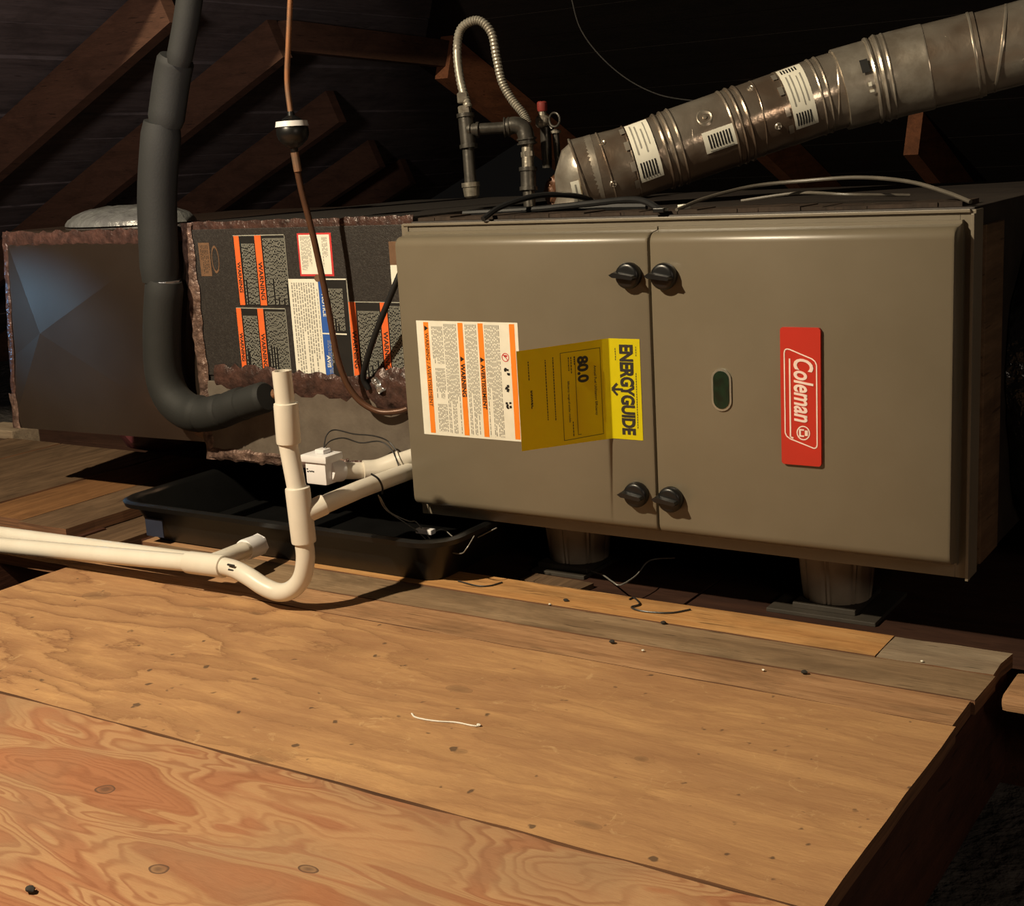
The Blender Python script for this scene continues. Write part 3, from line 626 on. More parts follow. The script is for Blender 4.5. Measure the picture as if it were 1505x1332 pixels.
# ------------------------------------------------------------------ evaporator coil cabinet
CY = 1.640
coil = thing('coil_cabinet', (-1.5, 1.95, 0.119), 'dark coil cabinet covered in warning labels and brown mastic, left of the furnace', 'cabinet')
CX0, CX1, CZ0, CZ1 = -1.752, FX0-0.001, 0.119, 0.535
boxo('casing', (CX0, CX1, CY, 2.28, CZ0, CZ1), 'coil_dark', coil, 0.003)
boxo('lower_panel', (CX0+0.006, CX1-0.002, CY-0.006, CY, CZ0+0.003, 0.262), 'coil_tan', coil, 0.0015)
boxo('upper_panel', (CX0+0.02, CX1-0.002, CY-0.003, CY, 0.272, CZ1-0.012), 'coil_dark', coil, 0.001)
def mastic(name, a, b, w, y, mat='mastic', parent=None, step=0.012, th=0.005, jit=0.25):
    """lumpy brushed strip from a to b (x, z) lying on the wall at depth y"""
    a, b = Vector((a[0], 0, a[1])), Vector((b[0], 0, b[1])); L = (b-a).length; n = max(3, int(L/step)); t = (b-a)/L; s = Vector((-t.z, 0, t.x))
    bm = bmesh.new(); rows = []; m = 5
    for i in range(n+1):
        c = a+t*L*i/n; row = []; w0 = w/2*(1+random.uniform(-jit, jit)); w1 = w/2*(1+random.uniform(-jit, jit))
        for j in range(m+1):
            q = -1+2*j/m; off = q*(w1 if q > 0 else w0); h = 0.0 if j in (0, m) else th*random.uniform(0.35, 1)
            p = c+s*off; row.append(bm.verts.new((p.x, y-h, p.z)))
        rows.append(row)
    for p, q in zip(rows, rows[1:]):
        for j in range(m): bm.faces.new((p[j], p[j+1], q[j+1], q[j]))
    bot = [r[0] for r in rows]+[r[-1] for r in rows[::-1]]
    return finish(name, bm, mat, parent, True)
mastic('mastic_seam', (CX0+0.002, CZ1-0.012), (CX1, CZ1-0.012), 0.026, CY, parent=coil, th=0.0025, jit=0.12)
mastic('mastic_seam', (CX0+0.012, CZ1), (CX0+0.012, 0.12), 0.026, CY-0.005, 'mastic_light', parent=coil)
mastic('mastic_seam', (CX0+0.045, 0.272), (CX1, 0.262), 0.040, CY-0.006, parent=coil)
mastic('mastic_seam', (CX0+0.01, 0.131), (-1.42, 0.133), 0.022, CY-0.006, 'mastic_light', parent=coil)
mastic('mastic_seam', (-1.42, 0.133), (CX1, 0.140), 0.018, CY-0.006, parent=coil)
mastic('mastic_patch', (-1.345, 0.268), (CX1, 0.262), 0.070, CY-0.008, 'mastic', coil, 0.008, 0.010)
mastic('foil_patch', (-1.345, 0.285), (-1.330, 0.262), 0.014, CY-0.014, 'foil', coil, 0.004, 0.008)
mastic('foil_patch', (-1.268, 0.262), (-1.258, 0.240), 0.014, CY-0.012, 'foil', coil, 0.004, 0.008)
mastic('foil_patch', (-1.556, 0.254), (-1.536, 0.254), 0.016, CY-0.012, 'foil', coil, 0.004, 0.008)
PY = CY-0.0032
def blackwarn(r, bars, cut=None):
    L = rect('hazard_label', r, PY, 'black_ink', coil, 0.0004); lab(L, 'black label with orange bars and rows of fine print')
    x0, x1, z0, z1 = r; yy = PY-0.0006
    for b0, b1 in bars:
        rect('orange_bar', (b0, b1, z0+0.001, z1-0.001), PY-0.0004, 'orange_red', L, 0.0002)
        text('lettering', 'WARNING', ((b0+b1)/2, yy-0.0002, z0+(z1-z0)*0.62), DN, RX, (b1-b0)*0.9, 'dark_ink', L, offset=0.0002)
    ed = sorted(bars)+[(x1, x1)]
    for k in range(len(bars)):
        g0, g1 = ed[k][1]+0.002, ed[k+1][0]-0.001
        if g1-g0 > 0.006: fineprint('fine_print', (g0, g1, z0+0.002, z1-(z1-z0)*(0.05 if k else 0.12)), yy, 'pale_ink', L, 0.0030, 0.0013)
    rect('white_border', (x0, x1, z1-0.0015, z1), PY-0.0003, 'pale_ink', L, 0.0002)
    rect('white_border', (x1-0.0012, x1, z0, z1), PY-0.0003, 'pale_ink', L, 0.0002)
    return L
blackwarn((-1.6340, -1.5180, 0.3947, 0.5122), [(-1.6324, -1.6207, 0.3947, 0.5122)[:2], (-1.5851, -1.5706, 0.3953, 0.5114)[:2]])
blackwarn((-1.6433, -1.5307, 0.2773, 0.3913), [(-1.6433, -1.6321, 0.2773, 0.3913)[:2], (-1.5944, -1.5812, 0.2794, 0.3919)[:2]])
r5 = (-1.3960, -1.2692, 0.2808, 0.4044)
blackwarn((r5[0], -1.2565, r5[2], r5[3]), [(-1.3946, -1.3806, 0.2809, 0.4044)[:2], (-1.3309, -1.3173, 0.2837, 0.4051)[:2]])
# red and white label
rw = lab(rect('red_bordered_label', (-1.4911, -1.4192, 0.4443, 0.5132), PY, 'red_ink', coil, 0.0004), 'white label with a red border')
ri = (-1.4878, -1.4231, 0.4476, 0.5104); rect('label_face', ri, PY-0.0004, 'white_print', rw, 0.0002)
fineprint('fine_print', (ri[0]+0.002, ri[0]+0.026, ri[2]+0.006, ri[3]-0.002), PY-0.0008, 'grey_print', rw, 0.0028, 0.0012)
fineprint('fine_print', (ri[0]+0.046, ri[1]-0.004, ri[2]+0.012, ri[3]-0.004), PY-0.0008, 'grey_print', rw, 0.003, 0.0014)
fineprint('fine_print', (ri[0]+0.030, ri[0]+0.040, ri[2]+0.020, ri[3]-0.012), PY-0.0008, 'red_ink', rw, 0.004, 0.0022)
bm = bmesh.new(); q = (-1.455, PY-0.0009, 0.441)
bm.faces.new([bm.verts.new((q[0]+0.0065*math.cos(6.28318*k/20), q[1], q[2]+0.0058*math.sin(6.28318*k/20))) for k in range(20)]); finish('dark_seal', bm, 'brown_label', rw)
# data table label, white with a blue notice bar and a black half
dt = lab(rect('data_label', (-1.5194, -1.3935, 0.2776, 0.4404), PY, 'black_ink', coil, 0.0004), 'tall label, white table at left and blue notice bar at right')
tb = (-1.5188, -1.4548, 0.2788, 0.4398); tf = rect('label_face', tb, PY-0.0004, 'white_print', dt, 0.0002)
fineprint('fine_print', (tb[0]+0.003, tb[1]-0.006, tb[2]+0.004, tb[3]-0.006), PY-0.0008, 'grey_print', dt, 0.0052, 0.0026)
fineprint('fine_print', (tb[1]-0.005, tb[1]-0.001, tb[2]+0.004, tb[3]-0.016), PY-0.0008, 'dark_ink', dt, 0.003, 0.0009)
bb = (-1.4543, -1.4377, 0.2815, 0.4378)
rect('blue_bar', bb, PY-0.0004, 'blue', dt, 0.0002)
text('lettering', 'NOTICE', ((bb[0]+bb[1])/2, PY-0.0008, bb[3]-0.022), DN, RX, 0.0100, 'white_print', dt, offset=0.0002)
text('lettering', 'AVIS', ((bb[0]+bb[1])/2, PY-0.0008, bb[2]+0.034), DN, RX, 0.0100, 'white_print', dt, offset=0.0002)
rect('white_border', (-1.4533, -1.3935, 0.4385, 0.4405), PY-0.0003, 'white_print', dt, 0.0002); rect('white_border', (-1.3956, -1.3935, 0.2829, 0.4401), PY-0.0003, 'pale_ink', dt, 0.0002)
rect('white_border', (-1.4636, -1.4030, 0.3504, 0.3526), PY-0.0006, 'white_print', dt, 0.0002)
fineprint('fine_print', (-1.4364, -1.4036, 0.3564, 0.4247), PY-0.0008, 'pale_ink', dt, 0.003, 0.0013)
fineprint('fine_print', (-1.4460, -1.4330, 0.2824, 0.3408), PY-0.0008, 'pale_ink', dt, 0.003, 0.0012)
# partly hidden label at the top right, and small brown plates at the left
r6 = (-1.3041, -1.2607, 0.4297, 0.4977); hl = lab(rect('part_hidden_label', (r6[0], -1.2565, r6[2], r6[3]), PY, 'white_print', coil, 0.0004), 'small label, brown above and white below, half hidden by the furnace')
rect('brown_half', (r6[0], -1.2565, (r6[2]+r6[3])/2-0.002, r6[3]), PY-0.0004, 'brown_label', hl, 0.0002)
bl = lab(rect('brown_plate', (-1.7176, -1.6916, 0.4441, 0.5008), PY, 'brown_label', coil, 0.0004), 'small brown rating plate')
b_ = (-1.7176, -1.6916, 0.4441, 0.5008); fineprint('fine_print', (b_[0]+0.003, b_[1]-0.002, b_[2]+0.004, b_[3]-0.004), PY-0.0006, 'dark_ink', bl, 0.004, 0.0012)
o_ = (-1.6890, -1.6713, 0.4488, 0.4959); bm = bmesh.new(); cx, cz, ra, rb = (o_[0]+o_[1])/2, (o_[2]+o_[3])/2, (o_[1]-o_[0])/2, (o_[3]-o_[2])/2
for k in range(24):
    t0, t1 = 6.28318*k/24, 6.28318*(k+1)/24
    bm.faces.new([bm.verts.new((cx+ra*s*math.cos(t), PY-0.0004, cz+rb*s*math.sin(t))) for s, t in ((0.82, t0), (1, t0), (1, t1), (0.82, t1))])
finish('oval_mark', bm, 'brown_label', coil)

# ------------------------------------------------------------------ supply plenum at the left
pl = thing('supply_plenum', (-2.0, 1.9, 0.142), 'shiny brownish sheet metal plenum with a creased front, at the far left', 'duct')
PYF = 1.642
bm = bmesh.new()
tl, tr, br, bl_ = (-2.2466, 1.642, 0.5278), (-1.7525, PYF, 0.527), (-1.7525, PYF, 0.149), (-2.3004, 1.642, 0.141)
fr = [bm.verts.new(p) for p in (bl_, br, tr, tl)]; bk = [bm.verts.new((p[0], 2.26, p[2])) for p in (bl_, br, tr, tl)]
bm.faces.new(bk[::-1]); bm.faces.new(fr)
for k in range(4): bm.faces.new((fr[k], fr[(k+1) % 4], bk[(k+1) % 4], bk[k]))
finish('duct_body', bm, 'duct', pl)
# creased front sheet: four facets meeting at a raised point
bm = bmesh.new(); ap = list((-2.1611, 1.642, 0.3352)); ap[1] -= 0.013
P = [bm.verts.new(p) for p in ((tl[0], PYF-0.001, tl[2]), (tr[0], PYF-0.001, tr[2]), (br[0], PYF-0.001, br[2]), (bl_[0], PYF-0.001, bl_[2]))]
l1 = (-2.2551, 1.641, 0.3891); l2 = (-2.2604, 1.641, 0.2886)
A_, L1, L2 = bm.verts.new(ap), bm.verts.new(l1), bm.verts.new(l2)
bm.faces.new((A_, P[1], P[0], L1)); bm.faces.new((A_, P[2], P[1])); bm.faces.new((A_, L2, P[3], P[2])); bm.faces.new((A_, L1, L2))
finish('creased_sheet', bm, 'duct', pl)
mastic('mastic_seam', (tl[0], tl[2]-0.014), (-1.7525, 0.514), 0.026, PYF-0.002, parent=pl, th=0.003)
mastic('mastic_seam', (tl[0]+0.006, tl[2]), (bl_[0]+0.008, bl_[2]), 0.014, PYF-0.002, 'mastic', parent=pl, th=0.003)
mastic('mastic_seam', (bl_[0]+0.016, bl_[2]+0.07), (bl_[0]+0.016, bl_[2]), 0.020, PYF-0.003, 'mastic_light', parent=pl, th=0.003)
# grey film covered duct lying over the plenum
bm = bmesh.new(); rings = []
for i in range(15):
    x = -2.20+i*0.022; e = math.sin(math.pi*i/14)**0.5; ring = []
    for k in range(20):
        t = math.pi*k/19; r = 0.001+0.034*e*(1+random.uniform(-0.12, 0.12))
        ring.append(bm.verts.new((x, 1.78-0.10*math.cos(t)*e, 0.530+r*math.sin(t))))
    rings.append(ring)
for p, q in zip(rings, rings[1:]):
    for k in range(19): bm.faces.new((p[k], p[k+1], q[k+1], q[k]))
    bm.faces.new((p[0], q[0], q[-1], p[-1]))
tag(finish('insulation_wrap', bm, 'grey_flex', None, True), 'crumpled grey film insulation bulging over the top of the plenum', 'insulation')
# maroon bag and pale block below the plenum
bm = bmesh.new(); bmesh.ops.create_icosphere(bm, subdivisions=3, radius=1)
for v in bm.verts: v.co = Vector((-2.37+v.co.x*0.16, 2.12+v.co.y*0.11, 0.045+v.co.z*0.085))*1.0+v.co*random.uniform(-0.006, 0.006)
for v in bm.verts: v.co.z = max(v.co.z, 0.002)
tag(finish('storage_bag', bm, 'maroon', None, True), 'maroon bag slumped in the dark under the plenum', 'bag')
tag(boxo('wood_block', (-2.98, -2.84, 2.02, 2.10, -0.03, 0.02), 'board_pale', None, 0.003), 'pale block of wood on the boards at the far left', 'block')

# ------------------------------------------------------------------ secondary drain pan
pan = thing('drain_pan', (-1.46, 1.84, 0.001), 'long shallow black plastic drain pan under the coil cabinet', 'pan')
def panring(bm, x0, x1, y0, y1, z, r, n=6):
    pts = []
    for cx, cy, a in ((x1-r, y1-r, 0), (x0+r, y1-r, 90), (x0+r, y0+r, 180), (x1-r, y0+r, 270)):
        for k in range(n+1): t = math.radians(a+90*k/n); pts.append(bm.verts.new((cx+r*math.cos(t), cy+r*math.sin(t), z)))
    return pts
bm = bmesh.new(); spec = [(0.030, 0.002, 0.03), (0.004, 0.062, 0.045), (-0.012, 0.066, 0.055), (-0.014, 0.074, 0.055), (-0.008, 0.077, 0.05), (0.000, 0.075, 0.045), (0.006, 0.070, 0.043), (0.036, 0.007, 0.028)]
rs = [panring(bm, -1.815+d, -1.136-d, 1.487+d, 2.20-d, z, r) for d, z, r in spec]
for p, q in zip(rs, rs[1:]):
    for k in range(len(p)): bm.faces.new((p[k], p[(k+1) % len(p)], q[(k+1) % len(p)], q[k]))
bm.faces.new(rs[0][::-1]); bm.faces.new(rs[-1])
finish('pan_shell', bm, 'pan', pan, True)
for x in (-1.72, -1.52, -1.22):
    boxo('rib', (x-0.008, x+0.008, 1.525, 2.15, 0.007, 0.020), 'pan', pan, 0.002)
boxo('blue_sticker', (-1.770, -1.728, 1.4955, 1.4975, 0.014, 0.046), simple('faded_blue_sticker', (0.03, 0.035, 0.06), None, 20, 0.5), pan)

# ------------------------------------------------------------------ white PVC drain piping
PR = 0.0134; y0 = 1.33
pv = thing('condensate_drain', (-1.4918, 1.33, 0.0486), 'white plastic condensate drain pipe with an open standpipe and U-shaped trap', 'pipe')
def seglathe(name, a, b, r, mat, parent, lip=0.0015, seg=28):
    a, b = Vector(a), Vector(b); L = (b-a).length
    return latheo(name, a, b-a, [(0, r-0.002), (0.0008, r), (0.004, r+lip*0.3), (L-0.004, r+lip*0.3), (L-0.0008, r), (L, r-0.002)], mat, parent, seg)
# open-topped standpipe (hollow end)
tA, tB = Vector((-1.2618, 1.33, 0.3488)), Vector((-1.2609, 1.33, 0.297)); ax = (tB-tA)
latheo('standpipe', tA, ax, [(0.02, PR-0.003), (0.0, PR-0.003), (0.0, PR), (ax.length, PR)], 'pvc', pv, 28)
seglathe('coupling', (-1.2599, 1.33, 0.3046), (-1.2615, 1.33, 0.2473), PR+0.0032, 'pvc', pv)
tubeo('pipe_run', [(-1.2632, 1.33, 0.2491), (-1.2542, 1.33, 0.1801)], PR, 'pvc', pv, 28)
seglathe('tee_fitting', (-1.2535, 1.33, 0.186), (-1.2507, 1.33, 0.1059), PR+0.0036, 'pvc', pv)
seglathe('branch_socket', (-1.2521, 1.33, 0.1461), (-1.2321, 1.36, 0.1561), PR+0.001, 'pvc', pv)
tubeo('pipe_run', [(-1.2469, 1.343, 0.1492), (-1.2638, 1.475, 0.1469), (-1.2815, 1.6345, 0.1399)], PR, 'pvc', pv, 28)
tubeo('trap_bend', [(-1.2506, 1.33, 0.1069), (-1.2511, 1.33, 0.082), (-1.2609, 1.33, 0.0538), (-1.2794, 1.328, 0.0348), (-1.3032, 1.326, 0.0271), (-1.3297, 1.324, 0.0323), (-1.36, 1.325, 0.0435), (-1.3906, 1.328, 0.0501), (-1.4202, 1.33, 0.0511), (-1.4386, 1.33, 0.0498)], PR, 'pvc', pv, 28, sp=6)
seglathe('wye_fitting', (-1.4132, 1.33, 0.0509), (-1.4889, 1.33, 0.0484), PR+0.0032, 'pvc', pv)
tubeo('pipe_run', [(-1.4818, 1.33, 0.0477), (-2.06, 1.33, 0.0163)], PR, 'pvc', pv, 28)
tubeo('wye_branch', [(-1.4538, 1.335, 0.0486), (-1.4559, 1.365, 0.047), (-1.4623, 1.4, 0.0448), (-1.4632, 1.42, 0.0445)], PR, 'pvc', pv, 28, sp=4)
tubeo('pipe_run', [(-1.4623, 1.4, 0.0448), (-1.4776, 1.455, 0.0379)], PR*0.92, 'pvc', pv, 28)
seglathe('pan_adapter', (-1.4756, 1.432, 0.0396), (-1.4823, 1.472, 0.0364), PR+0.0030, 'pvc_white', pv)
latheo('adapter_nut', (-1.4834, 1.47, 0.0358), (0.1, 1, 0.12), [(0, 0.010), (0, 0.0175), (0.009, 0.0175), (0.009, 0.010)], 'pvc_white', pv, 6)
qs = []
c0 = Vector((-1.3899, 1.313, 0.0567)); uu = (Vector((-1.3738, 1.313, 0.0546))-c0).normalized(); vv = Vector((0, 0, 1))
tubeo('printed_mark', [Vector((-1.3904, 1.3155, 0.0611)), Vector((-1.3771, 1.3145, 0.061))], 0.0018, 'black_ink', pv, 6)
tubeo('printed_mark', [Vector((-1.39, 1.3155, 0.0539)), Vector((-1.3792, 1.3155, 0.0532))], 0.0015, 'black_ink', pv, 6)
# rear pipe
rp = thing('rear_drain_pipe', (-1.7501, 1.385, 0.0372), 'second white plastic pipe running close behind the long front pipe', 'pipe')
tubeo('pipe_run', [(-1.5159, 1.372, 0.0345), (-2.1191, 1.372, 0.022)], PR, 'pvc', rp, 28)
# float switch pipe
fs = thing('overflow_switch', (-1.3589, 1.5, 0.1441), 'white overflow switch box on a short pipe under the coil cabinet', 'switch')
q = Vector((-1.3716, 1.515, 0.159))
boxo('switch_body', (q.x-0.021, q.x+0.020, q.y-0.016, q.y+0.018, q.z-0.021, q.z+0.014), 'pvc_white', fs, 0.003, True)
boxo('switch_cap', (q.x-0.026, q.x+0.026, q.y-0.020, q.y+0.021, q.z+0.014, q.z+0.026), 'pvc_white', fs, 0.003, True)
boxo('cap_tab', (q.x-0.006, q.x+0.012, q.y-0.008, q.y+0.010, q.z+0.026, q.z+0.033), 'pvc_white', fs, 0.002, True)
quads('printed_mark', [((q.x-0.018+a, q.y-0.0163, q.z+c), (b, 0, 0), (0, 0, 0.0022)) for a, b, c in ((0, 0.003, 0.002), (0.0005, 0.0035, -0.002), (0.005, 0.0015, -0.001), (0.007, 0.002, -0.0015), (0.0095, 0.002, -0.001), (0.012, 0.003, -0.0015))], 'black_ink', fs)
seglathe('elbow_socket', (-1.3608, 1.515, 0.1566), (-1.355, 1.54, 0.1524), PR+0.0032, 'pvc_white', fs)
tubeo('pipe_run', [(-1.3578, 1.54, 0.1522), (-1.3366, 1.58, 0.1447)], PR, 'pvc', fs, 28)
tubeo('bend', [(-1.3365, 1.57, 0.147), (-1.3209, 1.588, 0.1463), (-1.3009, 1.605, 0.154), (-1.2923, 1.612, 0.158)], PR+0.003, 'pvc', fs, 28, sp=5)
tubeo('pipe_run', [(-1.2962, 1.608, 0.1558), (-1.2712, 1.6345, 0.164)], PR, 'pvc', fs, 28)

# ------------------------------------------------------------------ insulated suction line
su = thing('suction_line', (-1.6587, 1.55, 0.2039), 'thick black foam-insulated refrigerant line bending into the coil cabinet', 'pipe')
def sleeve(pts, r, sp=6, seg=32):
    P = spline([Vector(p) for p in pts], sp); n = len(P)
    R = [r]*n; R[0] = r-0.0035; R[-1] = r-0.0035
    return tubeo('foam_sleeve', P, R, 'foam', su, seg)
sleeve([(-1.6047, 1.58, 0.9217), (-1.6305, 1.58, 0.8532), (-1.6593, 1.58, 0.7882)], 0.0205)
sleeve([(-1.6852, 1.602, 0.8025), (-1.7023, 1.602, 0.7653), (-1.7257, 1.6, 0.6974)], 0.0300)
sleeve([(-1.7309, 1.598, 0.7021), (-1.7625, 1.598, 0.5811), (-1.7795, 1.598, 0.4388)], 0.0330)
sleeve([(-1.7671, 1.598, 0.4424), (-1.7872, 1.598, 0.3611), (-1.7967, 1.598, 0.283), (-1.7836, 1.598, 0.2376), (-1.7483, 1.598, 0.2141), (-1.7105, 1.598, 0.2103)], 0.0325)
sleeve([(-1.7237, 1.598, 0.2107), (-1.6993, 1.6, 0.2105), (-1.6608, 1.602, 0.2195)], 0.0300)
sleeve([(-1.6695, 1.602, 0.2154), (-1.6376, 1.604, 0.2275), (-1.6147, 1.606, 0.2342)], 0.0285)
sleeve([(-1.6192, 1.602, 0.2312), (-1.5913, 1.602, 0.2397), (-1.5601, 1.603, 0.248)], 0.0262)
tubeo('inner_tube', [(-1.5783, 1.607, 0.2441), (-1.5654, 1.625, 0.2472)], 0.011, 'copper', su, 16)
latheo('copper_ring', (-1.7712, 1.598, 0.4377), (-0.04, 0, -1), [(-0.003, 0.024), (-0.003, 0.0285), (0.003, 0.0285), (0.003, 0.024)], 'foil', su, 24)

# ------------------------------------------------------------------ copper liquid line with round drier
cl = thing('liquid_line', (-1.3972, 1.585, 0.4139), 'thin copper refrigerant line looping down to the furnace side', 'pipe')
tubeo('upper_tube', [(-1.3865, 1.56, 0.8854), (-1.4025, 1.56, 0.8008), (-1.4125, 1.56, 0.743), (-1.4108, 1.56, 0.6914)], 0.0042, 'copper', cl, 12, sp=6)
tubeo('lower_tube', [(-1.412, 1.56, 0.6485), (-1.4089, 1.565, 0.5874), (-1.4009, 1.575, 0.5094), (-1.3944, 1.585, 0.4139), (-1.386, 1.59, 0.3169), (-1.3684, 1.6, 0.2615), (-1.3353, 1.612, 0.2348), (-1.2996, 1.622, 0.2338), (-1.2799, 1.634, 0.2402)], 0.0050, 'copper_brown', cl, 12, sp=8)
tubeo('flared_joint', [(-1.4104, 1.56, 0.6393), (-1.4089, 1.562, 0.6109)], 0.0062, 'copper', cl, 12)
c = Vector((-1.4108, 1.56, 0.6695)); d = (Vector((-1.4104, 1.56, 0.6393))-Vector((-1.4108, 1.56, 0.6914))).normalized()
latheo('filter_drier', c-d*0.030, d, [(0, 0.005), (0.006, 0.006), (0.010, 0.013), (0.018, 0.0215), (0.026, 0.0245), (0.034, 0.0245), (0.042, 0.0215), (0.050, 0.013), (0.054, 0.006), (0.060, 0.005)], 'black_plastic', cl, 28)
latheo('white_band', c-d*0.016, d, [(0, 0.0185), (0.0, 0.0235), (0.008, 0.0252), (0.008, 0.020)], 'pvc_white', cl, 28)
tag(tubeo('refrigerant_hose', [(-1.2587, 1.632, 0.48), (-1.2545, 1.6, 0.4565), (-1.2814, 1.595, 0.4087), (-1.3142, 1.6, 0.3604), (-1.3463, 1.612, 0.3148), (-1.3645, 1.622, 0.2852), (-1.3603, 1.628, 0.2657)], 0.0048, 'cable', None, 12, sp=6), 'black cable dropping from the furnace edge over the hazard labels', 'cable')

# ------------------------------------------------------------------ gas piping
gp = thing('gas_piping', (-1.178, 1.845, 0.531), 'black iron gas piping with tee, drip leg and looped flexible connector', 'pipe')
def gY(px, py): return None
xa = [(-1.2684, 1.822, 0.6947), (-1.2826, 1.826, 0.7359), (-1.2897, 1.832, 0.784), (-1.2859, 1.842, 0.8186), (-1.2601, 1.852, 0.8291), (-1.2394, 1.858, 0.8086), (-1.2345, 1.862, 0.7696), (-1.2293, 1.866, 0.7323), (-1.2155, 1.87, 0.7038), (-1.1974, 1.872, 0.6813), (-1.1894, 1.874, 0.6638)]
P = spline(xa, 14); R = [0.0064+0.0011*(i % 2) for i in range(len(P))]
bm = bmesh.new(); tube(bm, P, R, 14); lab(finish('flexible_connector', bm, 'steel', gp, True), 'looped grey corrugated connector')
def hexo(name, a, b, r, mat, parent): 
    a, b = Vector(a), Vector(b); L = (b-a).length; return latheo(name, a, b-a, [(0, r*0.8), (0.0015, r), (L-0.0015, r), (L, r*0.8)], mat, parent, 6)
hexo('flare_nut', (-1.2772, 1.822, 0.7186), (-1.2772, 1.822, 0.7017), 0.0095, 'iron_light', gp)
hexo('adapter_nut', (-1.2761, 1.822, 0.6984), (-1.2747, 1.822, 0.6824), 0.0105, 'iron_light', gp)
def band(name, a, b, r, mat=  'iron', seg=20, lip=0.0022):
    a, b = Vector(a), Vector(b); L = (b-a).length; e = min(0.006, L*0.25)
    return latheo(name, a, b-a, [(0, r*0.85), (0, r+lip), (e, r+lip), (e*1.1, r), (L-e*1.1, r), (L-e, r+lip), (L, r+lip), (L, r*0.85)], mat, gp, seg)
band('tee_fitting', (-1.2745, 1.822, 0.6855), (-1.2693, 1.818, 0.6309), 0.0125)
tubeo('nipple', [(-1.2705, 1.818, 0.6331), (-1.2658, 1.812, 0.5707)], 0.0098, 'iron', gp, 18)
latheo('pipe_cap', (-1.266, 1.812, 0.5771), Vector((-1.2647, 1.812, 0.5511))-Vector((-1.266, 1.812, 0.5771)), [(0, 0.010), (0, 0.0150), (0.007, 0.0150), (0.008, 0.0135), (0.022, 0.0125), (0.025, 0.009)], 'iron_light', gp, 20)
band('tee_branch', (-1.2698, 1.82, 0.6597), (-1.2533, 1.827, 0.6587), 0.0105)
tubeo('nipple', [(-1.2552, 1.826, 0.6599), (-1.2081, 1.85, 0.6599)], 0.0092, 'iron', gp, 18)
tubeo('elbow', [(-1.2133, 1.846, 0.6603), (-1.2001, 1.852, 0.6626), (-1.1881, 1.857, 0.6565), (-1.1827, 1.857, 0.6403), (-1.1821, 1.857, 0.6307)], 0.0135, 'iron', gp, 20, sp=5)
band('elbow_rim', (-1.1827, 1.857, 0.6414), (-1.182, 1.857, 0.6318), 0.0140)
band('elbow_rim', (-1.2165, 1.845, 0.6605), (-1.2087, 1.849, 0.6605), 0.0135)
tubeo('nipple', [(-1.1818, 1.857, 0.6339), (-1.1802, 1.852, 0.5913)], 0.0095, 'iron_light', gp, 18)
hexo('reducer_nut', (-1.182, 1.856, 0.6212), (-1.1808, 1.855, 0.6105), 0.0112, 'iron_light', gp)
band('union', (-1.1805, 1.853, 0.5956), (-1.179, 1.849, 0.5592), 0.0125)
tubeo('nipple', [(-1.1789, 1.849, 0.5614), (-1.176, 1.845, 0.5285)], 0.0098, 'iron', gp, 18)
# shut-off with red cap standing behind
sv = thing('service_valve', (-1.1889, 1.96, 0.6005), 'small valve with a red cap standing behind the gas piping', 'valve')
rc = Vector((-1.1957, 1.93, 0.6872))
latheo('red_cap', rc+Vector((0, 0, -0.004)), (0, 0, 1), [(0, 0.0075), (0.002, 0.0085), (0.014, 0.0085), (0.016, 0.0065)], 'dark_red', sv, 16)
latheo('valve_body', rc+Vector((0, 0, -0.030)), (0, 0, 1), [(0, 0.009), (0.004, 0.012), (0.010, 0.0125), (0.016, 0.012), (0.020, 0.007), (0.026, 0.0065)], 'iron_light', sv, 18)
bm = bmesh.new(); ce = Vector((-1.1732, 1.93, 0.6685)); tube(bm, [ce+Vector((math.cos(6.28318*k/20)*0.010, 0, math.sin(6.28318*k/20)*0.011)) for k in range(21)], 0.002, 8, False); finish('ring_handle', bm, 'iron', sv, True)
tubeo('valve_stem', [(-1.1932, 1.93, 0.6632), (-1.178, 1.93, 0.6536)], 0.004, 'iron', sv, 10)
tubeo('valve_pipe', [(-1.1728, 1.93, 0.6533), (-1.1705, 1.93, 0.6041), (-1.168, 1.935, 0.5285)], 0.0055, 'iron', sv, 14)
latheo('flare_rim', (-1.1729, 1.93, 0.6511), (0, 0, -1), [(0, 0.006), (0, 0.0095), (0.004, 0.0095), (0.004, 0.006)], 'iron_light', sv, 16)
latheo('lower_body', rc+Vector((0.004, 0, -0.095)), (0, 0, 1), [(0, 0.008), (0.03, 0.009), (0.065, 0.009), (0.068, 0.006)], 'iron', sv, 16)
# crumpled mastic around the flue base
bm = bmesh.new(); bmesh.ops.create_icosphere(bm, subdivisions=4, radius=1)
for v in bm.verts: v.co = Vector((-1.148+v.co.x*0.030, 1.905+v.co.y*0.03, 0.552+v.co.z*0.034))+v.co*random.uniform(-0.003, 0.003)
for v in bm.verts: v.co.z = max(v.co.z, 0.5285)
tag(finish('copper_foil_wad', bm, 'copper_brown', None, True), 'crumpled coppery foil between the gas piping and the flue', 'foil')

